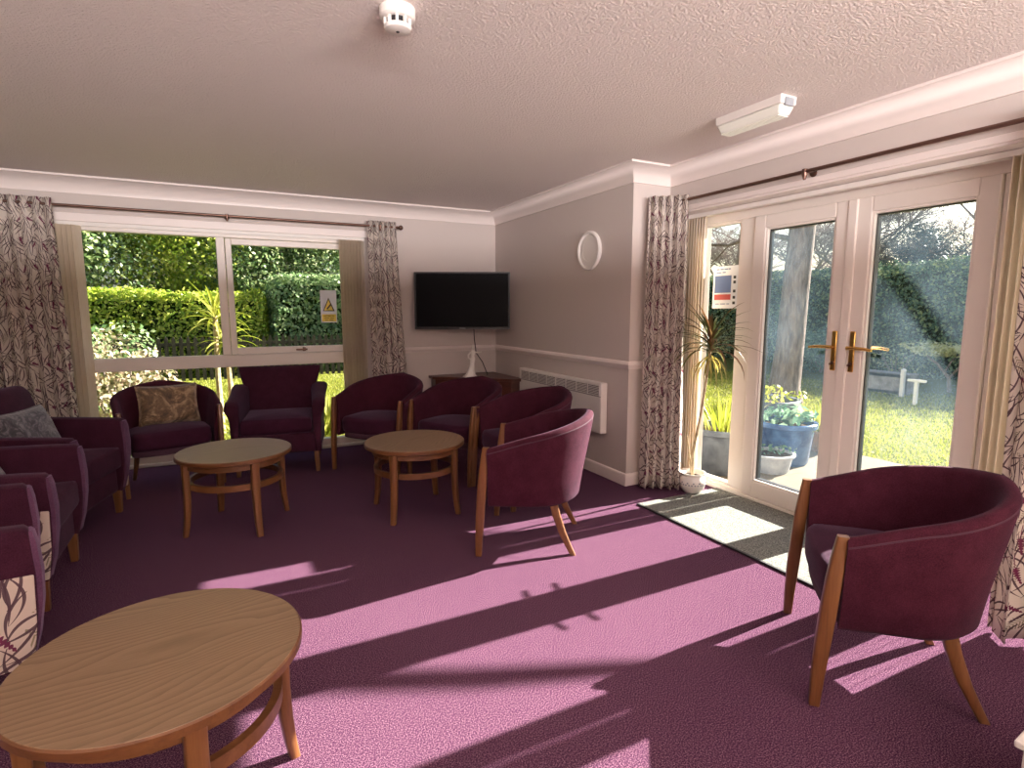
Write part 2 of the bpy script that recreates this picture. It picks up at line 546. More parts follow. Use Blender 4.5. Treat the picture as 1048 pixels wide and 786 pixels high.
# ================================================================== ROOM SHELL
CEIL = 2.385
LEFT, FAR, REAR = -1.75, 5.65, -3.25
HW, DW = 2.70, 3.05          # heater wall, door wall (inner faces)
CORNER = 3.33                # where the heater wall turns into the door recess
T = 0.28
F = MB()
F.box(LEFT - T, DW + T, -0.7, FAR + T, -0.1, 0)
struct(F.obj('floor', 'carpet', smooth=0))
struct(boxes((LEFT - T, DW + T, REAR - T, -0.7, -0.1, 0.0)).obj('floor_bounce', 'bounce_floor', smooth=0))  # unseen pale floor, added to bounce sunlight up to the ceiling
struct(boxes((LEFT - T, DW + T + 0.1, REAR - T, FAR + T, CEIL, CEIL + 0.2)).obj('ceiling', 'ceiling', smooth=0))
# far wall with the window opening
WX0, WX1, WZ0, WZ1 = -1.30, 1.28, 0.0, 2.05
struct(boxes((LEFT - T, WX0, FAR, FAR + T, 0, CEIL), (WX1, HW, FAR, FAR + T, 0, CEIL), (WX0, WX1, FAR, FAR + T, WZ1, CEIL)).obj('wall_far', 'wall', smooth=0))
struct(boxes((HW, DW + T, CORNER, FAR + T, 0, CEIL)).obj('wall_heater', 'wall', smooth=0))
DY0, DY1, DZ1 = 0.62, 3.285, 2.065
RY0, RY1 = -2.9, -0.7
struct(boxes((DW, DW + T + 0.07, DY1, CORNER, 0, CEIL), (DW, DW + T + 0.07, RY1, DY0, 0, CEIL), (DW, DW + T + 0.07, DY0, DY1, DZ1, CEIL),
             (DW, DW + T + 0.07, RY0, RY1, DZ1, CEIL), (DW, DW + T + 0.07, REAR - T, RY0, 0, CEIL)).obj('wall_door_side', 'wall', smooth=0))
struct(boxes((LEFT - T, LEFT, REAR - T, FAR, 0, CEIL)).obj('wall_left', 'wall', smooth=0))
struct(boxes((LEFT, -1.2, REAR - T, REAR, 0, CEIL), (2.3, DW, REAR - T, REAR, 0, CEIL), (-1.2, 2.3, REAR - T, REAR, 0, 0.55), (-1.2, 2.3, REAR - T, REAR, 2.12, CEIL)).obj('wall_rear', 'wall', smooth=0))
# unseen half-height screen, added to keep the rear fill off the furniture
struct(boxes((LEFT, DW, -1.70, -1.58, 0, 1.65)).obj('wall_fill_blocker', 'wall', smooth=0))

# coving: curved section run along each wall
def cove_run(path, name):
    """path of (x, y) wall points, room lies to the left when walking the path"""
    prof = [(0.0, -0.125), (0.012, -0.125), (0.014, -0.105), (0.03, -0.075), (0.06, -0.04), (0.095, -0.018), (0.115, -0.014), (0.115, 0.0), (0.0, 0.0)]
    sweep(path, prof, CEIL, name)
def sweep(path, prof, z, name):
    n = len(path)
    rings = []
    for i, p in enumerate(path):
        p = Vector(p)
        def nrm(a, b):
            d = (Vector(b) - Vector(a)).normalized()
            return Vector((-d.y, d.x))
        if i == 0: m = nrm(path[0], path[1])
        elif i == n - 1: m = nrm(path[-2], path[-1])
        else:
            a, b = nrm(path[i - 1], path[i]), nrm(path[i], path[i + 1])
            m = (a + b) / (1 + a.dot(b))
        rings.append([(p.x + m.x * q, p.y + m.y * q, z + w) for q, w in prof])
    mb = MB().loft(rings)
    return struct(mb.obj(name, 'trim', smooth=50))
wall_path = [(DW, REAR), (DW, CORNER), (HW, CORNER), (HW, FAR), (LEFT, FAR), (LEFT, REAR)]
cove_run(wall_path, 'trim_1')
dado = [(0, -0.03), (0.008, -0.03), (0.012, -0.018), (0.022, -0.008), (0.024, 0.006), (0.014, 0.014), (0.01, 0.026), (0, 0.03)]
sweep([(DW, CORNER), (HW, CORNER), (HW, FAR), (WX1 + 0.03, FAR)], dado, 0.935, 'trim_2')
skirt = [(0, 0), (0.016, 0), (0.016, 0.075), (0.012, 0.088), (0.004, 0.095), (0, 0.095)]
sweep([(DW, CORNER), (HW, CORNER), (HW, FAR), (WX1 + 0.02, FAR)], skirt, 0.0, 'baseboard_heater')
sweep([(WX0 - 0.02, FAR), (LEFT, FAR), (LEFT, REAR)], skirt, 0.0, 'baseboard_left')
# lintel trim board above the window
struct(boxes((WX0 - 0.06, WX1 + 0.06, FAR - 0.018, FAR, 2.045, 2.11)).obj('trim_3', 'trim', bevel=0.004))
struct(boxes((DW - 0.012, DW, DY0, DY1, DZ1, DZ1 + 0.035)).obj('trim_4', 'trim', bevel=0.004))
# reveal lining of the door recess (head and jambs)
struct(boxes((DW, DW + 0.35, DY0, DY1, DZ1 - 0.012, DZ1), (DW, DW + 0.35, DY1 - 0.012, DY1, 0, DZ1), (DW, DW + 0.35, DY0, DY0 + 0.012, 0, DZ1)).obj('trim_5', 'trim', smooth=0))

# ------------------------------------------------------------------ windows
def frame_rect(mb, axis, a0, a1, z0, z1, d0, d1, w, wb=None, wt=None):
    """rectangular frame; axis 'x': runs along x with depth in y, axis 'y': along y with depth in x"""
    wb = w if wb is None else wb
    wt = w if wt is None else wt
    def bx(p0, p1, q0, q1):
        if axis == 'x': mb.box(p0, p1, d0, d1, q0, q1)
        else: mb.box(d0, d1, p0, p1, q0, q1)
    bx(a0, a0 + w, z0, z1); bx(a1 - w, a1, z0, z1)
    bx(a0 + w, a1 - w, z0, z0 + wb); bx(a0 + w, a1 - w, z1 - wt, z1)
    return mb

win = struct_empty('window_1', (0, FAR + 0.05, 0))
fy0, fy1 = -0.05, 0.03
fm = MB()
frame_rect(fm, 'x', WX0, WX1, 0.0, WZ1, fy0, fy1, 0.055, 0.09, 0.07)
fm.box(WX0 + 0.055, WX1 - 0.055, fy0, fy1, 0.835, 0.945)
fm.box(-0.012, 0.055, fy0, fy1, 0.945, WZ1 - 0.07)
fr = fm.obj('window_frame', 'upvc', win, smooth=0, bevel=0.006)
sm = MB()
frame_rect(sm, 'x', 0.058, WX1 - 0.06, 0.95, 1.975, fy0 - 0.022, fy0 + 0.03, 0.05, 0.06, 0.055)
sash = sm.obj('opening_sash', 'upvc', win, smooth=0, bevel=0.006)
hm = MB().box(0.66, 0.685, fy0 - 0.045, fy0 - 0.02, 0.965, 1.0)
hm.box(0.60, 0.70, fy0 - 0.055, fy0 - 0.042, 0.972, 0.988)
hm.obj('window_handle', 'bronze', sash, bevel=0.003)
MB().box(WX0 + 0.05, WX1 - 0.05, 0.0, 0.006, 0.085, 0.84).obj('glass', 'glass', win, smooth=0)
MB().box(WX0 + 0.05, -0.01, 0.0, 0.006, 0.94, WZ1 - 0.06).obj('glass', 'glass', win, smooth=0)
MB().box(0.10, WX1 - 0.10, 0.0, 0.006, 1.0, 1.93).obj('glass', 'glass', win, smooth=0)
MB().box(WX0, WX1, -0.09, -0.05, -0.0, 0.028).obj('window_sill', 'upvc', win, smooth=0, bevel=0.006)

# glazed door set on the right
DX0, DX1 = 3.295, 3.365
dset = struct_empty('window_2', (0, 0, 0))
fm = MB()
frame_rect(fm, 'y', DY0 + 0.012, DY1 - 0.012, 0.0, 2.053, DX0, DX1, 0.06, 0.045, 0.072)
fm.box(DX0, DX1, 2.745, 2.87, 0.045, 1.981)
fm.box(DX0, DX1, 1.255, 1.365, 0.045, 1.981)
fm.box(DX0 - 0.03, DX0, DY0 + 0.012, DY1 - 0.012, 0.0, 0.028)
fm.obj('door_frame', 'upvc', dset, smooth=0, bevel=0.006)
fm = MB()
for y0, y1 in ((2.87, DY1 - 0.07), (DY0 + 0.07, 1.255)):
    frame_rect(fm, 'y', y0, y1, 0.045, 1.981, DX0 + 0.01, DX1 - 0.01, 0.018)
fm.obj('glazing_bead', 'upvc', dset, smooth=0, bevel=0.003)
for y0, y1 in ((2.875, DY1 - 0.075), (DY0 + 0.075, 1.25)):
    MB().box(3.33, 3.336, y0, y1, 0.05, 1.975).obj('glass', 'glass', dset, smooth=0)

def door_leaf(n, y0, y1, hinge_low):
    d = struct_empty('door_%d' % n)
    m = MB()
    frame_rect(m, 'y', y0, y1, 0.03, 1.98, DX0 - 0.02, DX1 - 0.015, 0.088, 0.115, 0.085)
    m.obj('door_leaf', 'upvc', d, smooth=0, bevel=0.007)
    m = MB()
    frame_rect(m, 'y', y0 + 0.086, y1 - 0.086, 0.143, 1.897, DX0 - 0.012, DX0 + 0.02, 0.014)
    m.obj('glazing_bead', 'upvc', d, smooth=0, bevel=0.004)
    m = MB()
    frame_rect(m, 'y', y0 + 0.099, y1 - 0.099, 0.156, 1.884, DX0 + 0.012, DX0 + 0.05, 0.006)
    m.obj('seal', 'gasket', d, smooth=0)
    MB().box(3.322, 3.330, y0 + 0.08, y1 - 0.08, 0.14, 1.9).obj('glass', 'glass_hazy', d, smooth=0)
    yc = y0 + 0.038 if not hinge_low else y1 - 0.038
    s = 1 if not hinge_low else -1           # lever points away from the meeting stile
    xi = DX0 - 0.02
    h = MB()
    h.box(xi - 0.010, xi, yc - 0.016, yc + 0.016, 0.985, 1.225)
    ho = h.obj('door_handle', 'brass', d, smooth=40, bevel=0.005)
    lv = MB().tube([(xi - 0.005, yc, 1.128), (xi - 0.045, yc, 1.128)], 0.010, 10)
    lv.tube([(xi - 0.045, yc - s * 0.008, 1.129), (xi - 0.047, yc + s * 0.03, 1.130), (xi - 0.047, yc + s * 0.09, 1.128), (xi - 0.044, yc + s * 0.135, 1.122)],
            [0.011, 0.0105, 0.0095, 0.0085], 10)
    lv.obj('lever', 'brass', ho)
    kk = MB().tube([(xi - 0.016, yc, 1.035), (xi - 0.004, yc, 1.035)], 0.010, 12)
    kk.tube([(xi - 0.016, yc, 1.035), (xi - 0.02, yc + 0.012, 1.022)], 0.006, 8)
    kk.obj('key_cylinder', 'bronze', ho)
    xo = DX1 - 0.015
    MB().box(xo, xo + 0.01, yc - 0.016, yc + 0.016, 0.985, 1.225).obj('outer_plate', 'brass', ho, bevel=0.004)
    lv = MB().tube([(xo + 0.005, yc, 1.128), (xo + 0.045, yc, 1.128)], 0.010, 10)
    lv.tube([(xo + 0.045, yc - s * 0.008, 1.129), (xo + 0.047, yc + s * 0.09, 1.128), (xo + 0.044, yc + s * 0.135, 1.122)], [0.011, 0.0095, 0.0085], 10)
    lv.obj('lever', 'brass', ho)
    return d
door_leaf(1, 2.078, 2.742, False)
d2 = door_leaf(2, 1.368, 2.044, True)
MB().box(DX0 - 0.032, DX0 - 0.012, 2.034, 2.088, 0.032, 1.978).obj('meeting_strip', 'upvc', d2, smooth=0, bevel=0.006)

# unseen windows behind the camera, added to brighten the room
rw = struct_empty('added_window_3')
m = MB()
frame_rect(m, 'x', -1.2, 2.3, 0.55, 2.12, REAR - 0.12, REAR - 0.05, 0.06)
m.box(0.5, 0.56, REAR - 0.12, REAR - 0.05, 0.61, 2.06)
m.obj('window_frame', 'upvc', rw, smooth=0)
MB().box(-1.15, 2.25, REAR - 0.09, REAR - 0.084, 0.6, 2.08).obj('glass', 'glass', rw, smooth=0)
rw = struct_empty('added_window_4')
m = MB()
frame_rect(m, 'y', RY0, RY1, 0.0, DZ1, DX0, DX1, 0.06)
m.box(DX0, DX1, -1.83, -1.77, 0.06, DZ1 - 0.06)
m.obj('window_frame', 'upvc', rw, smooth=0)
MB().box(3.33, 3.336, RY0 + 0.05, RY1 - 0.05, 0.05, DZ1 - 0.05).obj('glass', 'glass', rw, smooth=0)

# ================================================================== FURNITURE
# ------------------------------------------------------------------ tub chairs
def tub_path(t):
    """t in [-1, 1]; returns plan point (centre line of the shell), outward normal"""
    s = abs(t)
    sg = 1 if t >= 0 else -1
    hw, yf, yk, yb = 0.292, -0.245, -0.03, 0.228
    straight = yk - yf
    arc = 0.5 * pi * sqrt((hw ** 2 + (yb - yk) ** 2) / 2)
    L = straight + arc
    d = (1 - s) * L
    # distance from the front = d measured back to front; s = 0 is the back centre
    dist = s * L
    if dist > arc:
        y = yk - (dist - arc)
        w = smoothstep(0, straight, dist - arc)
        x = hw + 0.012 * w
        n = Vector((1, 0, 0))
        p = Vector((x, y, 0))
    else:
        a = pi / 2 * dist / arc
        p = Vector((hw * sin(a), yk + (yb - yk) * cos(a), 0))
        n = Vector((sin(a) / hw, cos(a) / (yb - yk), 0)).normalized()
    return Vector((p.x * sg, p.y, 0)), Vector((n.x * sg, n.y, 0))

def tub_top(t):
    s = abs(t)
    return 0.615 + 0.165 * (0.55 * (1 - s) + 0.45 * (1 - s * s) ** 1.2) if s < 1 else 0.615

def tub_shell():
    NS = 48
    rings = []
    rim = []
    for i in range(NS + 1):
        t = -1 + 2 * i / NS
        p, n = tub_path(t)
        zt = tub_top(t)
        s = abs(t)
        lean_in = 0.035 + 0.03 * (1 - s)
        def at(off, z):
            lean = lean_in * smoothstep(0.30, 0.80, z)
            q = p + n * (off + lean)
            return (q.x, q.y, z)
        h = 0.026
        ring = [at(-h, 0.34), at(-h - 0.004, 0.46), at(-h - 0.002, zt - 0.07), at(-h, zt - 0.022), at(-0.014, zt - 0.003), at(0.006, zt),
                at(h - 0.004, zt - 0.010), at(h + 0.002, zt - 0.03), at(h, zt - 0.10), at(h - 0.002, 0.42), at(h - 0.010, 0.30), at(h - 0.022, 0.285), at(-0.005, 0.285)]
        rings.append(ring)
        rim.append(Vector(at(h - 0.001, zt - 0.028)))
    m = MB().loft(rings)
    # flat-capped front ends, hidden behind the posts
    pip = MB().tube(rim, 0.0045, 6)
    return m, pip

def d_outline(n, hw, yf, yk, yb, bow=0.02, r=0.03):
    pts = []
    for i in range(n + 1):
        a = -1 + 2 * i / n
        pts.append((hw * a * (1 - r * a ** 6), yf - bow * (1 - a * a) + 0.02 * a ** 8))
    k = 6
    for i in range(1, k):
        pts.append((hw, yf + 0.02 + (yk - yf - 0.02) * i / k))
    for i in range(0, 2 * n + 1):
        a = pi * i / (2 * n)
        pts.append((hw * cos(a), yk + (yb - yk) * sin(a)))
    for i in range(k - 1, 0, -1):
        pts.append((-hw, yf + 0.02 + (yk - yf - 0.02) * i / k))
    return pts

def pad(outline, z0, z1, crown=0.015, rnd=0.03, T=None, mb=None):
    mb = mb or MB()
    cx = sum(p[0] for p in outline) / len(outline)
    cy = sum(p[1] for p in outline) / len(outline)
    mx = max(sqrt((x - cx) ** 2 + (y - cy) ** 2) for x, y in outline)
    def ring(ins, z):
        k = 1 - ins / mx
        return [(cx + (x - cx) * k, cy + (y - cy) * k, z) for x, y in outline]
    rings = [ring(rnd, z0), ring(rnd * 0.3, z0 + rnd * 0.3), ring(0, z0 + rnd), ring(0, z1 - rnd), ring(rnd * 0.12, z1 - rnd * 0.5), ring(rnd * 0.45, z1 - rnd * 0.14), ring(rnd, z1)]
    for f in (0.55, 0.3, 0.1):
        rings.append(ring(mx * (1 - f), z1 + crown * (1 - f * f)))
    mb.loft(rings, T=T)
    return mb

def make_tub():
    t = thing('tub_chair', '', 'chair')
    shell, pip = tub_shell()
    so = shell.obj('shell', 'purple', t, smooth=60)
    pip.obj('piping', 'piping', so)
    pad(d_outline(16, 0.268, -0.262, -0.02, 0.18), 0.315, 0.452, 0.012, 0.035).obj('seat', 'purple_seat', t, smooth=60)
    pad(d_outline(16, 0.262, -0.245, -0.02, 0.175), 0.272, 0.318, 0.0, 0.008).obj('seat_rail', 'piping', t)
    for s in (-1, 1):
        pts = []
        for z, y in ((0.0, -0.300), (0.10, -0.297), (0.22, -0.290), (0.35, -0.281), (0.46, -0.272), (0.55, -0.263), (0.618, -0.255)):
            pts.append((s * (0.312 + 0.022 * z), y, z))
        MB().bar(pts, [0.027, 0.030, 0.032, 0.033, 0.032, 0.030, 0.027], [0.032, 0.039, 0.046, 0.049, 0.047, 0.041, 0.033]).obj('leg', 'beech', t, smooth=50)
        pts = [(s * 0.205, 0.10, 0.30), (s * 0.209, 0.12, 0.22), (s * 0.217, 0.156, 0.12), (s * 0.226, 0.190, 0.05), (s * 0.232, 0.216, 0.0)]
        MB().bar(pts[::-1], [0.024, 0.027, 0.031, 0.034, 0.036], [0.03, 0.034, 0.04, 0.044, 0.046]).obj('leg', 'beech', t, smooth=50)
    return t

tub = make_tub()
tub_spots = [
    # x, y of the middle of the front edge, facing vector, label
    (1.972, 1.308, -0.70, 0.715, 'aubergine tub chair standing alone beside the door mat with its back to the curtain'),
    (1.375, 2.955, -0.82, 0.57, 'tub chair with its rounded outer back brightly sunlit, beside the lit carpet strips'),
    (1.672, 3.545, -1.0, -0.04, 'tub chair in front of the wall heater, directly behind the sunlit tub chair'),
    (1.475, 4.135, -0.87, -0.49, 'tub chair pushed up to the small dark corner table with the figurine'),
    (0.998, 4.605, -0.74, -0.67, 'tub chair standing in front of the window curtain beside the television'),
    (-0.375, 4.80, 0.20, -0.98, 'tub chair by the window holding a gold brown patterned cushion'),
]
for i, (x, y, fx, fy, lab) in enumerate(tub_spots):
    o = tub if i == 0 else copy_tree(tub)
    n = Vector((fx, fy)).normalized()
    o.location = (x - n.x * 0.285, y - n.y * 0.285, 0)
    o.rotation_euler = (0, 0, face_rz(fx, fy))
    tag(o, lab, 'chair', 'aubergine tub chairs')

# ------------------------------------------------------------------ round tables
def make_table():
    t = thing('coffee_table', '', 'table')
    R, H = 0.33, 0.48
    MB().lathe([(R - 0.012, H - 0.028), (R - 0.002, H - 0.024), (R, H - 0.018), (R, H - 0.004), (R - 0.003, H)], 72).obj('tabletop', 'veneer', t, smooth=30)
    MB().lathe([(R - 0.006, H - 0.029), (R + 0.0025, H - 0.024), (R + 0.0025, H - 0.005), (R - 0.002, H - 0.0012)], 72, caps=False).obj('edge_band', 'beech_x', t, smooth=30)
    def hoop(ri, ro, z0, z1):
        n = 64
        rings = []
        for k in range(n):
            a = 2 * pi * k / n
            c, s = cos(a), sin(a)
            rings.append([(ri * c, ri * s, z0), (ro * c, ro * s, z0), (ro * c, ro * s, z1), (ri * c, ri * s, z1)])
        m = MB()
        vs = [p for r in rings for p in r]
        fs = []
        for i in range(n):
            j = (i + 1) % n
            for q in range(4):
                p = (q + 1) % 4
                fs.append((i * 4 + q, i * 4 + p, j * 4 + p, j * 4 + q))
        m.add(vs, fs)
        return m
    hoop(0.262, 0.282, H - 0.072, H - 0.028).obj('apron', 'beech_x', t, smooth=30)
    hoop(0.252, 0.274, 0.285, 0.322).obj('ring_stretcher', 'beech_x', t, smooth=30)
    for k in range(4):
        a = pi / 4 + k * pi / 2
        T_ = Matrix.Rotation(a, 4, 'Z')
        pts = [(0.312, 0, 0.0), (0.302, 0, 0.06), (0.293, 0, 0.14), (0.288, 0, 0.24), (0.288, 0, 0.34), (0.290, 0, H - 0.028)]
        MB().bar(pts, [0.028, 0.030, 0.033, 0.035, 0.035, 0.034], [0.034, 0.036, 0.04, 0.044, 0.046, 0.046], T=T_).obj('leg', 'beech', t, smooth=50)
    return t
tab = make_table()
for i, (x, y, a, lab) in enumerate([
        (-0.185, 1.60, -0.07, 'round oak grained coffee table nearest the camera, cut by the lower edge of the photo'),
        (1.105, 3.585, 0.45, 'round coffee table in front of the row of tub chairs below the television'),
        (0.02, 3.85, 0.01, 'round coffee table with a bluish sheen in front of the window chairs')]):
    o = tab if i == 0 else copy_tree(tab)
    o.location = (x, y, 0)
    o.rotation_euler = (0, 0, a - 0.45)
    tag(o, lab, 'table', 'round coffee tables')

# ------------------------------------------------------------------ square armchairs along the left wall
def armchair_arm(s, W):
    """side slab, s = -1 or 1 ; front is -Y"""
    th = 0.075
    prof = [(-0.345, 0.15), (-0.368, 0.24), (-0.385, 0.36), (-0.390, 0.48), (-0.384, 0.58), (-0.378, 0.622), (-0.366, 0.634), (-0.28, 0.642),
            (0.0, 0.655), (0.18, 0.664), (0.215, 0.65), (0.225, 0.15)]
    x1 = s * W / 2
    x0 = x1 - s * th
    rings = []
    for x, ins in ((x0, 0.010), (x0 + s * 0.012, 0.0), (x1 - s * 0.012, 0.0), (x1, 0.010)):
        cy, cz = -0.04, 0.4
        rings.append([(x, cy + (y - cy) * (1 - ins * 2.2), cz + (z - cz) * (1 - ins * 2.2)) for y, z in prof])
    return MB().loft(rings)

def make_armchair():
    W_ = 0.68
    t = thing('upholstered_armchair', '', 'armchair')
    for s in (-1, 1):
        a = armchair_arm(s, W_).obj('arm', 'plum', t, smooth=45)
        xo = s * W_ / 2
        pm = MB()
        out = [(-0.355, 0.165), (-0.372, 0.30), (-0.378, 0.475), (0.0, 0.50), (0.21, 0.515), (0.21, 0.165)]
        x0, x1 = xo - s * 0.004, xo + s * 0.012
        pm.loft([[(x0, y, z) for y, z in out], [(x1, y, z) for y, z in out]])
        po = pm.obj('outer_panel', 'floral', a, smooth=0, bevel=0.005)
        uvl = po.data.uv_layers.new(name='UVMap')
        for lp in po.data.loops:
            c = po.data.vertices[lp.vertex_index].co
            uvl.data[lp.index].uv = (c.y + 0.31 * s, c.z)
        po['label'] = 'cream panel printed with dark leaves'
        # front facing strip with a paler nap
        fpts = [(-0.350, 0.17), (-0.374, 0.26), (-0.392, 0.38), (-0.397, 0.48), (-0.391, 0.58), (-0.383, 0.622)]
        st = MB()
        rr = []
        for (y, z), w in zip(fpts, (0.045, 0.055, 0.066, 0.072, 0.07, 0.055)):
            xc = xo - s * 0.0375
            rr.append([(xc - w / 2, y + 0.02, z), (xc - w / 2, y - 0.002, z), (xc, y - 0.010, z), (xc + w / 2, y - 0.002, z), (xc + w / 2, y + 0.02, z)])
        st.loft(rr)
        st.obj('front_facing', 'lilac', a, smooth=60)
        lg = MB()
        lg.bar([(xo - s * 0.055, -0.315, 0.0), (xo - s * 0.052, -0.312, 0.16)], [0.034, 0.045], [0.034, 0.05]).obj('leg', 'beech', t)
        lg = MB()
        lg.bar([(xo - s * 0.055, 0.215, 0.0), (xo - s * 0.052, 0.18, 0.16)], [0.034, 0.045], [0.034, 0.05]).obj('leg', 'beech', t)
    iw = W_ / 2 - 0.078
    MB().box(-iw, iw, -0.335, 0.18, 0.15, 0.315).obj('seat_base', 'plum', t, bevel=0.02, seg=3)
    rect = []
    for x, y in ((-iw, -0.36), (iw, -0.36), (iw, 0.2), (-iw, 0.2)):
        pass
    n = 10
    rect = [(-iw + 2 * iw * i / n, -0.365) for i in range(n)] + [(iw, -0.365 + 0.43 * i / n) for i in range(n)] + \
           [(iw - 2 * iw * i / n, 0.065) for i in range(n)] + [(-iw, 0.065 - 0.43 * i / n) for i in range(n)]
    pad(rect, 0.31, 0.455, 0.018, 0.03).obj('seat_cushion', 'plum', t, smooth=60)
    # backrest leaning back, rounded top
    bm_ = MB()
    rings = []
    for z, yf, th, hw in ((0.16, 0.20, 0.13, iw + 0.02), (0.45, 0.185, 0.15, iw + 0.02), (0.62, 0.205, 0.155, iw + 0.03), (0.74, 0.235, 0.15, iw + 0.045),
                          (0.83, 0.262, 0.125, iw + 0.045), (0.865, 0.285, 0.085, iw + 0.03), (0.875, 0.31, 0.03, iw)):
        yf -= 0.14
        r = []
        c = min(0.04, th * 0.45)
        for x, y in ((-hw, c), (-hw + c * 0.3, c * 0.3), (-hw + c, 0), (0, -0.012), (hw - c, 0), (hw - c * 0.3, c * 0.3), (hw, c), (hw, th - c), (hw - c, th), (-hw + c, th), (-hw, th - c)):
            r.append((x, yf + y, z))
        rings.append(r)
    bm_.loft(rings)
    bm_.obj('backrest', 'plum', t, smooth=60)
    return t
ac = make_armchair()
for i, (x, y, fx, fy, lab) in enumerate([
        (-0.715, 4.145, 0.965, -0.26, 'plum armchair with a grey cushion, by the window end of the left row'),
        (-0.735, 3.37, 1.0, 0.0, 'plum armchair in the middle of the row of three along the left wall'),
        (-0.70, 2.63, 0.97, 0.24, 'plum armchair with cream leaf print side panel, behind the nearest coffee table')]):
    o = ac if i == 0 else copy_tree(ac)
    n = Vector((fx, fy)).normalized()
    o.location = (x - n.x * 0.37, y - n.y * 0.37, 0)
    o.rotation_euler = (0, 0, face_rz(fx, fy))
    tag(o, lab, 'armchair', 'plum armchairs along the left wall')

# ------------------------------------------------------------------ flared armchair by the window
def make_flared():
    t = thing('flared_armchair', 'dark plum armchair with a flared high back and sloping arms, in front of the window', 'armchair')
    hw = 0.27
    n = 10
    rect = [(-hw + 2 * hw * i / n, -0.33) for i in range(n)] + [(hw, -0.33 + 0.55 * i / n) for i in range(n)] + \
           [(hw - 2 * hw * i / n, 0.22) for i in range(n)] + [(-hw, 0.22 - 0.55 * i / n) for i in range(n)]
    pad(rect, 0.335, 0.465, 0.02, 0.035).obj('seat_cushion', 'purple_seat', t, smooth=60)
    MB().box(-0.335, 0.335, -0.315, 0.30, 0.17, 0.34).obj('seat_base', 'plum', t, bevel=0.02, seg=3)
    rings = []
    for z, yf, th, w in ((0.30, 0.215, 0.12, 0.265), (0.46, 0.215, 0.125, 0.270), (0.60, 0.235, 0.12, 0.292), (0.72, 0.262, 0.11, 0.322), (0.80, 0.29, 0.09, 0.345), (0.835, 0.305, 0.06, 0.348), (0.842, 0.318, 0.025, 0.335)):
        c = min(0.03, th * 0.42)
        sag = 0.012
        r = []
        for x, y in ((-w, c), (-w + c * 0.3, c * 0.3), (-w + c, 0), (-w * 0.4, -0.01), (w * 0.4, -0.01), (w - c, 0), (w - c * 0.3, c * 0.3), (w, c), (w, th - c), (w - c, th), (0, th + 0.01), (-w + c, th), (-w, th - c)):
            r.append((x, yf + y, z - (sag * (1 - (x / w) ** 2) if z > 0.7 else 0)))
        rings.append(r)
    MB().loft(rings).obj('backrest', 'plum', t, smooth=60)
    for s in (-1, 1):
        # arm: section in XZ swept from the front to the back, dropping forward
        rings = []
        for y, zt, out in ((-0.335, 0.585, 0.012), (-0.325, 0.60, 0.0), (-0.25, 0.622, 0.0), (-0.10, 0.635, 0.0), (0.06, 0.655, -0.005), (0.20, 0.68, -0.015), (0.30, 0.69, -0.02)):
            r = []
            xo = 0.348
            for dx, z in ((-0.055, 0.18), (-0.062, 0.35), (-0.070, 0.50), (-0.072, zt - 0.05), (-0.062, zt - 0.016), (-0.030, zt), (0.012, zt - 0.003), (0.034, zt - 0.022),
                          (0.036, zt - 0.05), (0.016, zt - 0.085), (0.0, 0.46), (-0.006, 0.30), (-0.006, 0.18)):
                r.append((s * (xo + dx + out * (-1 if dx > -0.03 else 1)), y, z))
            rings.append(r)
        a = MB().loft(rings).obj('arm', 'plum', t, smooth=60)
        MB().bar([(s * 0.305, -0.295, 0.0), (s * 0.300, -0.285, 0.18)], [0.032, 0.046], [0.032, 0.046]).obj('leg', 'beech', t)
        MB().bar([(s * 0.305, 0.30, 0.0), (s * 0.300, 0.26, 0.18)], [0.032, 0.046], [0.032, 0.046]).obj('leg', 'beech', t)
    return t
fc = make_flared()
fxy = Vector((-0.16, -0.99)).normalized()
fc.location = (0.34 - fxy.x * 0.33, 4.865 - fxy.y * 0.33, 0)
fc.rotation_euler = (0, 0, face_rz(fxy.x, fxy.y))

# ------------------------------------------------------------------ loose cushions
def cushion(name, w, h, th, mat, label, loc, rot, pinch=0.12):
    m = MB()
    N = 22
    top, bot = [], []
    for i in range(N + 1):
        for j in range(N + 1):
            u, v = -1 + 2 * i / N, -1 + 2 * j / N
            e = max(0.0, (1 - u ** 4) * (1 - v ** 4)) ** 0.5
            px_ = u * w / 2 * (1 - pinch * (1 - abs(u)) * 0 - 0.07 * (1 - v * v) * abs(u) ** 2)
            pz_ = v * h / 2 * (1 - 0.07 * (1 - u * u) * abs(v) ** 2)
            wr = 0.006 * sin(7 * u + 3 * v * v) * sin(5 * v + 2 * u) * e
            top.append((px_, -th / 2 * e - wr - 0.002, pz_))
            bot.append((px_, th / 2 * e + 0.002, pz_))
    fs = []
    K = N + 1
    for i in range(N):
        for j in range(N):
            fs.append((i * K + j, (i + 1) * K + j, (i + 1) * K + j + 1, i * K + j + 1))
    b = K * K
    fs2 = [tuple(b + q for q in f[::-1]) for f in fs]
    edge = [(i, 0) for i in range(N)] + [(N, j) for j in range(N)] + [(i, N) for i in range(N, 0, -1)] + [(0, j) for j in range(N, 0, -1)]
    ids = [i * K + j for i, j in edge]
    fe = [(ids[k], b + ids[k], b + ids[(k + 1) % len(ids)], ids[(k + 1) % len(ids)]) for k in range(len(ids))]
    m.add(top + bot, fs + fs2 + fe)
    o = m.obj(name, mat, smooth=60)
    o.location = loc
    o.rotation_euler = rot
    pts = [Vector(top[q]) + Vector((0, 0.002, 0)) for q in ids] + [Vector(top[ids[0]]) + Vector((0, 0.002, 0))]
    MB().tube(pts, 0.005, 6).obj('piped_edge', mat, o)
    return tag(o, label, 'cushion')
nb = Vector((0.20, -0.98)).normalized()
fm_ = Vector((-0.375, 4.80))
pc = fm_ - nb * 0.35
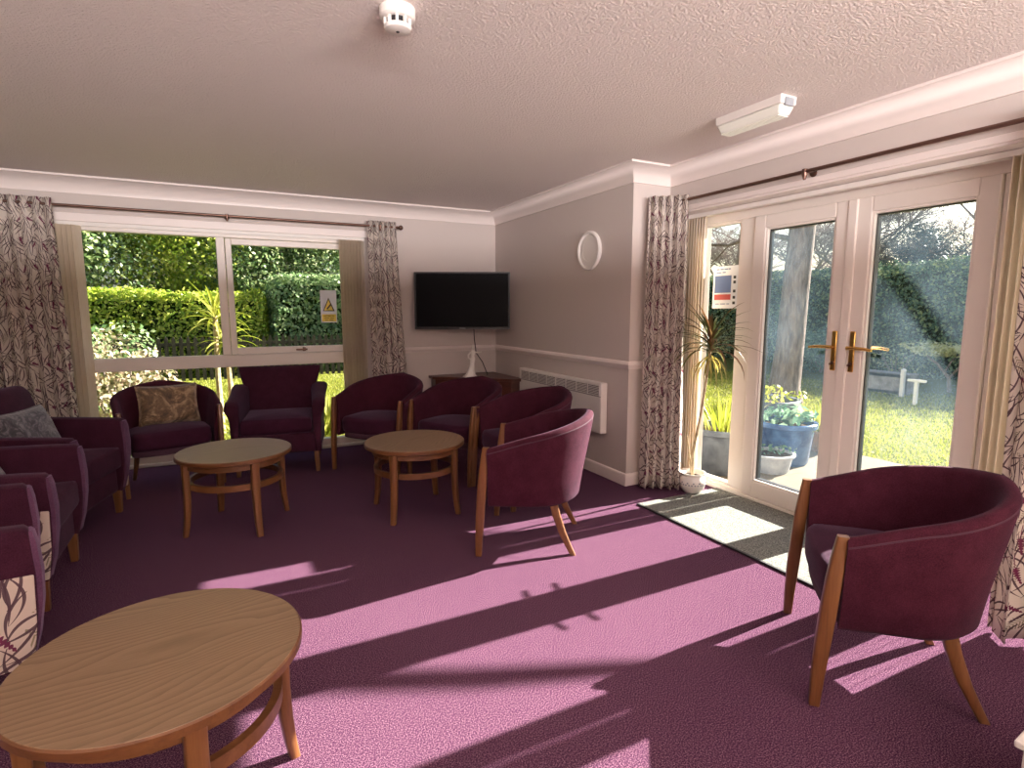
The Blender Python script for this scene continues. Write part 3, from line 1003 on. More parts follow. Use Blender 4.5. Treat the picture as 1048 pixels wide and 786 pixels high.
cushion('cushion', 0.42, 0.31, 0.13, 'pillow_gold', 'gold brown patterned cushion propped in the tub chair by the window', (pc.x + 0.025, pc.y, 0.608), (radians(-14), 0, face_rz(nb.x, nb.y)))
cushion('cushion', 0.44, 0.36, 0.13, 'pillow_grey', 'dark grey mottled cushion on the armchair at the window end of the left row', (-1.045, 4.145, 0.60), (radians(-20), 0, radians(72)))
cushion('cushion', 0.42, 0.30, 0.12, 'pillow_grey', 'grey cushion corner showing at the left edge on the middle armchair', (-1.065, 3.36, 0.595), (radians(-20), 0, radians(90)))

# ------------------------------------------------------------------ corner table, statue, TV
ct = thing('corner_table', 'low dark mahogany table fitted into the corner under the television', 'table', (2.0, 5.1, 0))
def corner_outline(k):
    return [(-0.10 + k, 0.53), (0.66, 0.53), (0.66, -0.19 + k), (0.54 - k * 0.2, -0.19 + k), (-0.10 + k, 0.40 - k * 0.2)]
MB().prism(corner_outline(0), 0.635, 0.665).obj('table_top', 'mahogany', ct, smooth=0, bevel=0.006)
MB().prism(corner_outline(0.03), 0.06, 0.635).obj('cabinet_body', 'mahogany', ct, smooth=0, bevel=0.004)
MB().prism(corner_outline(0.05), 0.0, 0.06).obj('plinth', 'mahogany', ct, smooth=0)
d = Vector((0.59, 0.64, 0)).normalized()
Td = Matrix.Translation((0.23, 0.118, 0.0)) @ Matrix.Rotation(atan2(-0.55, 0.6), 4, 'Z')
dr = MB().box(-0.31, 0.31, -0.018, 0.004, 0.10, 0.60, T=Td).obj('cabinet_door', 'mahogany', ct, smooth=0, bevel=0.006)
MB().tube([Td @ Vector((0.24, -0.02, 0.36)), Td @ Vector((0.24, -0.045, 0.36))], [0.008, 0.013], 12).obj('knob', 'brass', dr)

st = thing('figurine', 'white porcelain lady figurine standing on the dark corner table', 'statuette', (2.255, 5.26, 0.665))
body = MB()
prof = [(0.066, 0.0), (0.068, 0.010), (0.046, 0.028), (0.033, 0.065), (0.025, 0.11), (0.022, 0.145), (0.027, 0.172), (0.026, 0.19), (0.016, 0.216), (0.021, 0.236), (0.025, 0.252), (0.020, 0.266), (0.008, 0.277), (0.007, 0.288)]
rings = []
for r, z in prof:
    sway = -0.022 * (1 - z / 0.29) ** 2 * 1.5
    fl = 0.16 if z < 0.1 else 0.0
    rings.append([(sway + r * 1.0 * cos(2 * pi * k / 24) * (1 + fl * sin(5 * 2 * pi * k / 24)), r * 0.75 * sin(2 * pi * k / 24) * (1 + fl * sin(5 * 2 * pi * k / 24)), z) for k in range(24)])
body.loft(rings)
bo = body.obj('gown_and_body', 'porcelain', st, smooth=70)
hd = MB()
rings = []
for i in range(9):
    a = -pi / 2 + pi * i / 8
    rings.append([(0.016 * cos(a) * cos(2 * pi * k / 14), 0.018 * cos(a) * sin(2 * pi * k / 14) - 0.001, 0.305 + 0.021 * sin(a)) for k in range(14)])
hd.loft(rings).tube([(0, 0.014, 0.312), (0.0, 0.02, 0.322), (0.0, 0.015, 0.332)], [0.01, 0.012, 0.006], 8)
hd.tube([(0, -0.017, 0.306), (0, -0.021, 0.302)], [0.003, 0.0025], 6)
hd.obj('head', 'porcelain', st, smooth=70)
MB().tube([(-0.022, 0, 0.256), (-0.050, -0.006, 0.225), (-0.048, -0.012, 0.20), (-0.022, -0.016, 0.182)], [0.009, 0.008, 0.0065, 0.006], 8).obj('arm', 'porcelain', st)
MB().tube([(0.022, 0, 0.256), (0.055, -0.006, 0.25), (0.075, -0.012, 0.256), (0.09, -0.015, 0.264)], [0.009, 0.008, 0.0065, 0.005], 8).obj('arm', 'porcelain', st)
st.scale = (1.0, 1.0, 1.0)
st.rotation_euler = (0, 0, radians(-24))

A_, B_ = Vector((1.745, 5.56, 1.44)), Vector((2.605, 5.115, 1.44))
tvc = (A_ + B_) / 2
tv = thing('television', 'black flat television on a corner wall bracket', 'television', tvc, atan2(B_.y - A_.y, B_.x - A_.x))
hwid, hh = (B_ - A_).length / 2, 0.288
m = MB()
frame_rect(m, 'x', -hwid, hwid, -hh, hh, -0.012, 0.035, 0.016, 0.024, 0.016)
m.box(-hwid + 0.01, hwid - 0.01, 0.0, 0.045, -hh + 0.01, hh - 0.01)
m.box(-0.3, 0.3, 0.04, 0.075, -0.2, 0.16)
m.obj('bezel', 'black_plastic', tv, smooth=0, bevel=0.003)
MB().box(-hwid + 0.014, hwid - 0.014, -0.004, 0.002, -hh + 0.022, hh - 0.014).obj('screen', 'screen', tv, smooth=0)
MB().box(-0.03, 0.03, -0.0135, -0.011, -hh + 0.007, -hh + 0.015).obj('badge', 'pot_grey', tv, smooth=0)
mb = MB().box(-0.12, 0.12, 0.075, 0.095, -0.12, 0.12)
ang = atan2(B_.y - A_.y, B_.x - A_.x)
wallpt = Matrix.Rotation(-ang, 4, 'Z') @ (Vector((2.695, 5.52, 1.44)) - tvc)
mb.tube([(0.0, 0.09, 0.0), (0.13, 0.17, 0.0), wallpt], 0.016, 8)
mb.obj('wall_bracket', 'black_plastic', tv)
cb = MB().tube([(2.30, 5.34, 1.18), (2.315, 5.36, 1.05), (2.36, 5.42, 0.90), (2.44, 5.44, 0.80), (2.475, 5.42, 0.70), (2.48, 5.40, 0.672), (2.46, 5.36, 0.668)], 0.005, 6)
tag(cb.obj('cable', 'black_plastic'), 'thin black lead hanging from the television to the corner table', 'cable')

# ------------------------------------------------------------------ wall heater
ht = thing('panel_heater', 'white slim panel heater mounted on the wall under the dado rail', 'heater', (HW, 4.26, 0.57))
hy, hz = 0.69, 0.205
MB().box(-0.075, -0.012, -hy, hy, -hz, hz).obj('casing', 'white_plastic', ht, smooth=0, bevel=0.008)
MB().box(-0.014, 0.0, -hy + 0.1, hy - 0.1, -hz + 0.05, hz - 0.05).obj('wall_plate', 'white_plastic', ht, smooth=0)
nb_ = 8
for k in range(nb_):
    y0 = -hy + 0.03 + k * (2 * hy - 0.06) / nb_
    y1 = y0 + (2 * hy - 0.06) / nb_ - 0.022
    gm = MB().box(-0.0775, -0.0745, y0, y1, hz - 0.105, hz - 0.02)
    go = gm.obj('outlet_grille', 'grille', ht, smooth=0)
    sl = MB()
    for q in range(7):
        z = hz - 0.101 + q * 0.0125
        sl.box(-0.082, -0.076, y0, y1, z, z + 0.0055)
    sl.obj('louvres', 'white_plastic', go, smooth=0)
MB().box(-0.076, -0.073, -hy + 0.005, hy - 0.005, hz - 0.112, hz - 0.108).obj('seam', 'grille', ht, smooth=0)

# ------------------------------------------------------------------ wall clock plaque
ck = thing('wall_plaque', 'round white plaque with a raised rim on the wall above the heater', 'plaque', (HW, 3.85, 1.825), 0)
Tc = Matrix.Rotation(radians(-90), 4, 'Y')
MB().lathe([(0.150, 0.0), (0.158, 0.008), (0.158, 0.024), (0.150, 0.033), (0.138, 0.034), (0.130, 0.026), (0.128, 0.018)], 56, T=Tc).obj('rim', 'white_plastic', ck, smooth=40)
MB().lathe([(0.1285, 0.010), (0.1285, 0.018), (0.10, 0.021), (0.085, 0.0225), (0.083, 0.020), (0.05, 0.0215), (0.01, 0.022)], 56, T=Tc).obj('face', 'white_plastic', ck, smooth=25)

# ------------------------------------------------------------------ ceiling fittings
sd = thing('smoke_detector', 'white smoke detector fixed to the ceiling at the top edge of the photo', 'smoke detector', (0.605, 2.05, CEIL))
MB().lathe([(0.062, 0.0), (0.062, -0.028), (0.056, -0.034), (0.050, -0.036)], 40).obj('base', 'white_plastic', sd, smooth=35)
MB().lathe([(0.040, -0.034), (0.040, -0.056), (0.038, -0.058)], 40).obj('chamber', 'black_plastic', sd, smooth=35)
for k in range(10):
    a = 2 * pi * k / 10
    MB().box(0.038, 0.049, -0.0045, 0.0045, -0.058, -0.034, T=Matrix.Rotation(a, 4, 'Z')).obj('cage_rib', 'white_plastic', sd, smooth=0)
MB().lathe([(0.046, -0.056), (0.047, -0.060), (0.043, -0.068), (0.030, -0.072), (0.01, -0.073)], 40).obj('cap', 'white_plastic', sd, smooth=35)
MB().lathe([(0.006, -0.0725), (0.006, -0.0745)], 16).obj('indicator', 'black_plastic', sd)

el = thing('emergency_light', 'white oblong bulkhead light on the ceiling above the glazed doors', 'ceiling light', (2.515, 2.15, CEIL))
def taper_box(w0, l0, w1, l1, z0, z1):
    return MB().loft([[(-w0, -l0, z0), (w0, -l0, z0), (w0, l0, z0), (-w0, l0, z0)], [(-w1, -l1, z1), (w1, -l1, z1), (w1, l1, z1), (-w1, l1, z1)]])
taper_box(0.058, 0.205, 0.056, 0.203, 0, -0.042).obj('housing', 'white_plastic', el, smooth=0, bevel=0.005)
df = taper_box(0.054, 0.200, 0.036, 0.185, -0.042, -0.088).obj('diffuser', 'diffuser', el, smooth=0, bevel=0.012, seg=3)
rb = MB()
for k in range(26):
    y = -0.175 + k * 0.014
    rb.box(-0.037, 0.037, y, y + 0.005, -0.0905, -0.0865)
rb.obj('prism_ribs', 'diffuser', df, smooth=0)
for s in (-1, 1):
    MB().box(-0.03, 0.03, s * 0.205 - 0.006, s * 0.205 + 0.006, -0.05, -0.012).obj('end_clip', 'pot_grey', el, smooth=0, bevel=0.002)

# ------------------------------------------------------------------ curtain rods
def rod(label, p0, p1, brackets, wall_dir, ends=(True, True)):
    p0, p1 = Vector(p0), Vector(p1)
    t = thing('curtain_rod', label, 'curtain rod', p0)
    MB().tube([(0, 0, 0), (p1 - p0) * 0.5, p1 - p0], 0.011, 12).obj('pole', 'bronze', t)
    d = (p1 - p0).normalized()
    for p, s, on in ((Vector((0, 0, 0)), -1, ends[0]), (p1 - p0, 1, ends[1])):
        if not on: continue
        mm = MB()
        rings = []
        ax = d * s
        q = Matrix.Translation(p) @ ax.to_track_quat('Z', 'Y').to_matrix().to_4x4()
        mm.lathe([(0.013, -0.004), (0.014, 0.006), (0.009, 0.012), (0.016, 0.02), (0.024, 0.034), (0.024, 0.044), (0.014, 0.058), (0.003, 0.062)], 18, T=q)
        mm.obj('finial', 'bronze', t)
    for b in brackets:
        pb = d * (b * (p1 - p0).length)
        w = Vector(wall_dir)
        mm = MB().tube([pb, pb + w * 0.5, pb + w], 0.006, 8)
        e = pb + w
        q = Matrix.Translation(e) @ w.normalized().to_track_quat('Z', 'Y').to_matrix().to_4x4()
        mm.lathe([(0.02, -0.006), (0.022, -0.002), (0.022, 0.0)], 16, T=q)
        mm.tube([pb + Vector((0, 0, 0.014)), pb + Vector((0, 0, -0.018)), pb + Vector((0, 0, -0.045))], [0.015, 0.015, 0.006], 10)
        mm.obj('bracket', 'bronze', t)
    return t
rod('long bronze curtain pole above the picture window', (-1.70, 5.55, 2.152), (1.58, 5.55, 2.152), (0.03, 0.545, 0.95), (0, 0.098, 0))
rod('bronze curtain pole above the glazed garden doors', (2.97, 3.23, 2.122), (2.97, 0.36, 2.122), (0.02, 0.37, 0.9), (0.078, 0, 0))

# ------------------------------------------------------------------ curtains
def curtain(label, path_top, path_bot, z0, z1, folds, amp, seed):
    """pleated cloth hung between plan points; metres of cloth as UV"""
    r = random.Random(seed)
    NU, NV = folds * 10, 26
    ph = [r.uniform(-0.35, 0.35) for _ in range(folds + 2)]
    am = [r.uniform(0.75, 1.2) for _ in range(folds + 2)]
    (ax, ay), (bx, by) = path_top
    (cx, cy), (dx, dy) = path_bot
    verts, uvs = [], []
    for j in range(NV + 1):
        v = j / NV
        z = z1 + (z0 - z1) * v
        sx, sy = ax + (cx - ax) * v ** 1.3, ay + (cy - ay) * v ** 1.3
        ex, ey = bx + (dx - bx) * v ** 1.3, by + (dy - by) * v ** 1.3
        L = sqrt((ex - sx) ** 2 + (ey - sy) ** 2)
        tx, ty = (ex - sx) / L, (ey - sy) / L
        nx, ny = -ty, tx
        row = []
        for i in range(NU + 1):
            u = i / NU
            k = int(min(folds - 1, u * folds))
            wob = 0.10 * sin(3.1 * v + ph[k] * 6) * v
            a = 2 * pi * (u * folds + wob * 0.6)
            A = amp * am[k] * (0.75 + 0.45 * v)
            off = A * sin(a)
            sh = 0.012 * sin(2 * a + ph[k] * 4) * v
            uu = u + (0.25 / folds) * sin(2 * a) * 0.35
            row.append(Vector((sx + tx * (uu * L) + nx * off + tx * sh, sy + ty * (uu * L) + ny * off + ty * sh, z + 0.006 * sin(a + 1) * (1 if j == NV else 0))))
        verts.append(row)
    mid = verts[NV // 2]
    arc = [0]
    for i in range(NU):
        arc.append(arc[-1] + (mid[i + 1] - mid[i]).length)
    K = NU + 1
    m = MB()
    m.add([p for row in verts for p in row], [(j * K + i, j * K + i + 1, (j + 1) * K + i + 1, (j + 1) * K + i) for j in range(NV) for i in range(NU)])
    me = bpy.data.meshes.new('curtain')
    me.from_pydata(m.v, [], m.f)
    uvl = me.uv_layers.new(name='UVMap')
    for lp in me.loops:
        j, i = divmod(lp.vertex_index, K)
        uvl.data[lp.index].uv = (arc[i] + seed * 0.37, verts[j][i].z)
    me.materials.append(M['curtain'])
    me.shade_smooth()
    o = bpy.data.objects.new('curtain', me)
    COL.objects.link(o)
    sol = o.modifiers.new('thickness', 'SOLIDIFY')
    sol.thickness = 0.003
    tag(o, label, 'curtain', 'leaf printed curtains')
    # eyelets ring the pole at each crossing of the heading
    rg = MB()
    (ax, ay), (bx, by) = path_top
    L = sqrt((bx - ax) ** 2 + (by - ay) ** 2)
    return o
curtain('leaf printed curtain bunched at the left end of the picture window', ((-1.62, 5.535), (-1.11, 5.545)), ((-1.60, 5.50), (-1.06, 5.49)), 0.03, 2.20, 7, 0.035, 1)
curtain('leaf printed curtain between the picture window and the television', ((1.285, 5.545), (1.565, 5.545)), ((1.29, 5.53), (1.67, 5.52)), 0.03, 2.20, 5, 0.035, 2)
curtain('leaf printed curtain at the wall corner between heater and glazed doors', ((2.775, 3.245), (2.985, 3.075)), ((2.735, 3.225), (2.985, 3.055)), 0.02, 2.155, 5, 0.038, 3)
curtain('leaf printed curtain behind the lone tub chair at the right edge', ((2.92, 1.12), (2.94, 0.45)), ((2.77, 1.05), (2.86, 0.42)), 0.02, 2.155, 6, 0.048, 4)

# ------------------------------------------------------------------ vertical blinds
def slat_stack(axis, a0, a1, d, z0, z1, n, w=0.089, tilt=0.35, curve=0.006):
    m = MB()
    for k in range(n):
        c = a0 + (a1 - a0) * (k + 0.5) / n
        da, dd = w / 2 * cos(tilt), w / 2 * sin(tilt)
        th = 0.0012
        near, far = [], []
        for q in (-1, -0.5, 0, 0.5, 1):
            bow = curve * (1 - q * q)
            al, ac_ = cos(tilt), sin(tilt)          # slat direction: along the rail, across the rail
            for lst, o in ((near, bow - th), (far, bow + th)):
                lst.append((c + q * da - o * ac_, d + q * dd + o * al))
        ring = near + far[::-1]
        if axis == 'y': ring = [(y, x) for x, y in ring]
        m.loft([[(x, y, z0) for x, y in ring], [(x, y, z1) for x, y in ring]])
    return m
vb = thing('vertical_blind', 'cream vertical blind drawn back to both sides of the picture window', 'blind')
MB().box(WX0 + 0.01, WX1 - 0.01, FAR - 0.03, FAR - 0.005, 2.012, 2.042).obj('headrail', 'white_plastic', vb, smooth=0)
slat_stack('x', -1.255, -0.965, FAR - 0.055, 0.11, 2.012, 9, 0.089, 1.0).obj('louvre_stack', 'blind', vb, smooth=30)
slat_stack('x', 1.03, 1.26, FAR - 0.055, 0.11, 2.012, 8, 0.089, 1.0).obj('louvre_stack', 'blind', vb, smooth=30)
vb = thing('vertical_blind', 'cream vertical blind drawn back to both sides of the glazed doors', 'blind')
MB().box(3.15, 3.20, DY0 + 0.02, DY1 - 0.02, 2.022, 2.05).obj('headrail', 'white_plastic', vb, smooth=0)
slat_stack('y', 3.075, 3.265, 3.18, 0.05, 2.022, 7, 0.089, 0.9).obj('louvre_stack', 'blind', vb, smooth=30)
slat_stack('y', 0.74, 1.295, 3.18, 0.05, 2.022, 18, 0.089, pi / 2, 0.0).obj('louvre_stack', 'blind', vb, smooth=30)

# ------------------------------------------------------------------ door mat
dm = thing('door_mat', 'large grey speckled door mat laid in front of the glazed doors', 'door mat', (2.895, 2.2, 0))
MB().box(-0.385, 0.375, -0.75, 0.75, 0.0, 0.009).obj('pile', 'mat', dm, smooth=0)
MB().box(-0.40, -0.385, -0.75, 0.75, 0.0, 0.011).obj('edge_strip', 'rubber', dm, smooth=0)

# ------------------------------------------------------------------ potted dragon plant
def blade(mb, base, dirx, length, width, droop, rise, seg=7):
    """one strap leaf as a folded strip, arching over"""
    d = Vector((cos(dirx), sin(dirx), 0))
    s = Vector((-d.y, d.x, 0))
    pts = []
    p = Vector(base)
    ang = rise
    st = length / seg
    L, R, Cc = [], [], []
    for i in range(seg + 1):
        f = i / seg
        w = width * (0.55 + 0.9 * f if f < 0.4 else 0.91 * (1 - ((f - 0.4) / 0.6) ** 1.5) + 0.02)
        up = Vector((0, 0, 1)) * cos(ang) - d * sin(ang)
        Cc.append(p.copy())
        L.append(p + s * w / 2 + up * w * 0.18)
        R.append(p - s * w / 2 + up * w * 0.18)
        p = p + (d * cos(ang) + Vector((0, 0, 1)) * sin(ang)) * st
        ang -= droop / seg
    vs, fs = [], []
    for i in range(seg + 1): vs += [L[i], Cc[i], R[i]]
    for i in range(seg):
        fs += [(3 * i, 3 * i + 1, 3 * i + 4, 3 * i + 3), (3 * i + 1, 3 * i + 2, 3 * i + 5, 3 * i + 4)]
    mb.add(vs, fs)

dp = thing('potted_dragon_plant', 'tall spiky house plant in a patterned white pot beside the door curtain', 'potted plant', (3.02, 2.98, 0))
dp.location = (3.045, 2.985, 0)
MB().lathe([(0.055, 0.0), (0.062, 0.006), (0.088, 0.04), (0.098, 0.08), (0.090, 0.115), (0.078, 0.132), (0.092, 0.15), (0.096, 0.155), (0.088, 0.154), (0.072, 0.135), (0.070, 0.12)], 40).obj('pot', 'porcelain', dp, smooth=60)
orn = MB()
for k in range(14):
    a = 2 * pi * k / 14
    for q in range(3):
        aa = a + (q - 1) * 0.12
        z = 0.075 + 0.014 * (q % 2)
        orn.lathe([(0.007, -0.001), (0.006, 0.0015), (0.001, 0.002)], 8, T=Matrix.Rotation(aa, 4, 'Z') @ Matrix.Translation((0.0975, 0, z)) @ Matrix.Rotation(radians(90), 4, 'Y'))
orn.obj('relief_pattern', 'pot_grey', dp)
MB().lathe([(0.071, 0.115), (0.071, 0.122), (0.03, 0.126)], 24).obj('soil', 'soil', dp)
stem_pts = [(0, 0, 0.115), (0.0, 0.005, 0.3), (0.03, -0.03, 0.6), (0.05, -0.055, 0.92), (0.055, -0.07, 1.12)]
MB().tube(stem_pts, [0.012, 0.011, 0.0095, 0.009, 0.009], 8).obj('stem', 'cane', dp)
MB().tube([(0.01, 0.01, 0.115), (-0.01, 0.035, 0.3), (-0.02, 0.05, 0.42)], [0.010, 0.008, 0.005], 8).obj('stem', 'cane', dp)
lb = MB()
rr = random.Random(5)
for k in range(60):
    f = k / 59
    reach = 1.0 - 0.62 * max(0.0, cos(k * 2.399 - 0.5)) * (1.0 - 0.5 * f)
    blade(lb, (0.055 + 0.006 * cos(k * 2.4), -0.07 + 0.006 * sin(k * 2.4), 1.04 + 0.10 * f), k * 2.399, reach * rr.uniform(0.30, 0.42), 0.024, rr.uniform(0.9, 1.9) * (1.1 - 0.6 * f), 0.25 + 1.0 * f)
lb.obj('leaves', 'leaf_drac', dp, smooth=0)
lb = MB()
for k in range(22):
    blade(lb, (0.053 + 0.006 * cos(k * 2.4), -0.068 + 0.006 * sin(k * 2.4), 1.0 + 0.03 * rr.random()), k * 2.399, rr.uniform(0.20, 0.29) * (1.0 - 0.5 * max(0.0, cos(k * 2.399 - 0.5))), 0.013, 1.5, -0.35)
o = lb.obj('old_leaves', 'leaf_straw', dp, smooth=0)
o['label'] = 'yellowed drooping leaves'

# ------------------------------------------------------------------ notices stuck on glass
nt = thing('warning_notice', 'white notice with a warning triangle and yellow band stuck on the picture window', 'notice', (0.925, FAR + 0.045, 1.382))
MB().box(-0.076, 0.076, -0.0012, 0.0, -0.155, 0.155).obj('sheet', plain('notice_white', (0.75, 0.79, 0.88), 0.6), nt, smooth=0)
yel = plain('notice_yellow', (0.80, 0.62, 0.12), 0.6)
blk = plain('notice_black', (0.03, 0.03, 0.03), 0.6)
def flat_poly(pts, y0, y1):
    return MB().loft([[(x, y0, z) for x, z in pts], [(x, y1, z) for x, z in pts]])
flat_poly([(-0.055, -0.045), (0.055, -0.045), (0.0, 0.085)], -0.0018, -0.0012).obj('triangle_border', blk, nt, smooth=0)
flat_poly([(-0.042, -0.037), (0.042, -0.037), (0.0, 0.063)], -0.0024, -0.0018).obj('triangle', yel, nt, smooth=0)
flat_poly([(-0.022, -0.022), (-0.012, -0.03), (0.022, 0.012), (0.014, 0.022)], -0.003, -0.0024).obj('symbol', blk, nt, smooth=0)
MB().box(-0.066, 0.066, -0.0018, -0.0012, -0.145, -0.075).obj('yellow_band', yel, nt, smooth=0)
tx = MB()
for r_, (z, segs) in enumerate(((-0.092, ((-0.05, -0.02), (-0.012, 0.018), (0.026, 0.05))), (-0.112, ((-0.045, 0.0), (0.008, 0.045))), (-0.131, ((-0.04, -0.01), (0.0, 0.04))))):
    for a, b in segs: tx.box(a, b, -0.0024, -0.0018, z - 0.004, z + 0.004)
tx.obj('print', plain('notice_ochre', (0.30, 0.22, 0.03), 0.6), nt, smooth=0)

nt = thing('safety_notice', 'white bordered blue and red notice stuck on the side pane of the glazed doors', 'notice', (3.322, 2.99, 1.50))
nt.location = (3.322, 3.015, 1.515)
MB().box(-0.001, 0.001, -0.115, 0.115, -0.155, 0.155).obj('sheet', plain('notice_sheet', (0.82, 0.84, 0.86), 0.6), nt, smooth=0)
nb2 = plain('notice_blue', (0.10, 0.16, 0.33), 0.5)
nr2 = plain('notice_red', (0.50, 0.07, 0.06), 0.5)
MB().box(-0.002, -0.001, -0.055, 0.097, -0.04, 0.085).obj('blue_picture', nb2, nt, smooth=0)
MB().box(-0.002, -0.001, -0.055, 0.097, -0.092, -0.052).obj('red_band', nr2, nt, smooth=0)
tx = MB()
for a, b in ((0.085, 0.058), (0.05, 0.02), (0.012, -0.02), (-0.026, -0.045)): tx.box(-0.002, -0.001, b, a, 0.128, 0.136)
for a, b in ((0.085, 0.04), (0.03, 0.0)): tx.box(-0.002, -0.001, b, a, 0.105, 0.112)
for a, b in ((0.085, 0.05), (0.04, -0.01), (-0.02, -0.045)): tx.box(-0.002, -0.001, b, a, -0.125, -0.119)
tx.obj('print', nb2, nt, smooth=0)
cb_ = MB()
for z in (0.07, 0.035, -0.03, -0.075, -0.115): cb_.box(-0.002, -0.001, -0.097, -0.075, z - 0.01, z + 0.01)
cb_.obj('symbols', blk, nt, smooth=0)

# ------------------------------------------------------------------ white unit at the right edge
wu = thing('white_unit', 'white painted box unit only just showing at the lower right corner', 'cabinet', (1.898, 0.351, 0), radians(5))
MB().box(-0.20, 0.20, -0.20, 0.20, 0.04, 0.285).obj('body', 'white_paint', wu, smooth=0, bevel=0.006)
MB().box(-0.215, 0.215, -0.215, 0.215, 0.285, 0.305).obj('lid', 'white_paint', wu, smooth=0, bevel=0.006)
MB().box(-0.18, 0.18, -0.18, 0.18, 0.0, 0.04).obj('plinth', 'white_paint', wu, smooth=0)

# ================================================================== GARDEN
GZ = -0.12
struct(boxes((DW + T + 0.07, 60, -30, 40, GZ - 0.3, GZ), (-40, DW + T + 0.07, FAR + T, 40, GZ - 0.3, GZ), (-40, DW + T + 0.07, -30, REAR - T, GZ - 0.3, GZ)).obj('lawn', 'lawn', smooth=0))
struct(boxes((DW + T + 0.07, 5.62, -4, 9, GZ, GZ + 0.025)).obj('patio', 'paving', smooth=0))

def grass_blades(name, region, n, h, label):
    x0, x1, y0, y1 = region
    X = rng.uniform(x0, x1, n); Y = rng.uniform(y0, y1, n)
    a = rng.uniform(0, 2 * pi, n); hh = rng.uniform(0.5, 1.0, n) * h
    lean = rng.uniform(-0.5, 0.5, (n, 2)) * h
    w = 0.006
    v = np.zeros((n, 3, 3))
    v[:, 0] = np.stack([X - w * np.cos(a), Y - w * np.sin(a), np.full(n, GZ)], 1)
    v[:, 1] = np.stack([X + w * np.cos(a), Y + w * np.sin(a), np.full(n, GZ)], 1)
    v[:, 2] = np.stack([X + lean[:, 0], Y + lean[:, 1], GZ + hh], 1)
    return np_mesh(name, v.reshape(-1, 3), np.arange(3 * n).reshape(n, 3), 'leaf_lime')

def np_mesh(name, verts, faces, mat, parent=None):
    me = bpy.data.meshes.new(name)
    k = faces.shape[1]
    me.vertices.add(len(verts))
    me.vertices.foreach_set('co', np.ascontiguousarray(verts, dtype=np.float32).ravel())
    me.loops.add(faces.size)
    me.loops.foreach_set('vertex_index', np.ascontiguousarray(faces, dtype=np.int32).ravel())
    me.polygons.add(len(faces))
    me.polygons.foreach_set('loop_start', np.arange(0, faces.size, k, dtype=np.int32))
    me.update(calc_edges=True)
    me.validate()
    me.materials.append(M[mat])
    o = bpy.data.objects.new(name, me)
    COL.objects.link(o)
    if parent is not None: o.parent = parent
    return o

def leaves(points, size, aspect=0.5, normals=None, spread=1.0):
    """folded rhombic leaves at points; returns verts, faces arrays"""
    n = len(points)
    nr = rng.normal(size=(n, 3))
    if normals is not None: nr = normals + spread * 0.6 * nr
    nr /= np.linalg.norm(nr, axis=1, keepdims=True)
    t = rng.normal(size=(n, 3))
    t -= (t * nr).sum(1, keepdims=True) * nr
    t /= np.linalg.norm(t, axis=1, keepdims=True)
    b = np.cross(nr, t)
    s = size * rng.uniform(0.6, 1.3, (n, 1))
    v = np.zeros((n, 4, 3))
    v[:, 0] = points - t * s * 0.5
    v[:, 1] = points + b * s * aspect * 0.5 + nr * s * 0.1
    v[:, 2] = points + t * s * 0.5
    v[:, 3] = points - b * s * aspect * 0.5 + nr * s * 0.1
    return v.reshape(-1, 3), np.arange(4 * n).reshape(n, 4)

tag(grass_blades('grass_blades', (5.65, 11, 0.5, 9.5), 42000, 0.05, ''), 'short bright lawn grass beyond the paved patio', 'grass', kind='stuff')
tag(grass_blades('grass_blades', (-3.5, 4.0, 6.0, 13.2), 38000, 0.05, ''), 'short bright lawn grass outside the picture window', 'grass', kind='stuff')

def hedge(name, label, x0, x1, y0, y1, h, mat, n, size, dens_axis, wob=0.12):
    """clipped hedge: dark inner mass plus a skin of leaves on front, top and ends"""
    c = thing(name, label, 'hedge', ((x0 + x1) / 2, (y0 + y1) / 2, GZ))
    cx, cy = (x0 + x1) / 2, (y0 + y1) / 2
    pts, nrm = [], []
    ax = x1 - x0; ay = y1 - y0
    def bulge(a, b): return wob * (np.sin(a * 2.1 + b * 1.3) * 0.5 + np.sin(a * 5.3 - b * 3.1) * 0.3)
    areas = [ay * h, ay * h, ax * h, ax * h, ax * ay]
    tot = sum(areas)
    for q, A in enumerate(areas):
        k = int(n * A / tot)
        u, w = rng.uniform(0, 1, k), rng.uniform(0, 1, k)
        dep = -np.abs(rng.normal(0, 0.07, k)) + 0.03
        if q < 2:
            s = -1 if q == 0 else 1
            Y = -ay / 2 + u * ay; Z = w * h
            X = s * (ax / 2 + dep + bulge(Y, Z))
            P = np.stack([X, Y, Z], 1); N = np.tile([s, 0, 0.3], (k, 1))
        elif q < 4:
            s = -1 if q == 2 else 1
            X = -ax / 2 + u * ax; Z = w * h
            Y = s * (ay / 2 + dep + bulge(X, Z))
            P = np.stack([X, Y, Z], 1); N = np.tile([0, s, 0.3], (k, 1))
        else:
            X = -ax / 2 + u * ax; Y = -ay / 2 + w * ay
            Z = h + dep + bulge(X, Y) * 0.7 + np.abs(rng.normal(0, 0.04, k))
            P = np.stack([X, Y, Z], 1); N = np.tile([0, 0, 1.0], (k, 1))
        pts.append(P); nrm.append(N)
    v, f = leaves(np.concatenate(pts), size, 0.6, np.concatenate(nrm))
    np_mesh('foliage', v, f, mat, c)
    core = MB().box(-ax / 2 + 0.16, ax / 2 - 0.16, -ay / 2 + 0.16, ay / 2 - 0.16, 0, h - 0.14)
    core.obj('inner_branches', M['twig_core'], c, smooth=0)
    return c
M['twig_core'] = mottled('hedge_interior', (0.012, 0.022, 0.008), (0.03, 0.045, 0.015), 5, 1.0, 0.0)

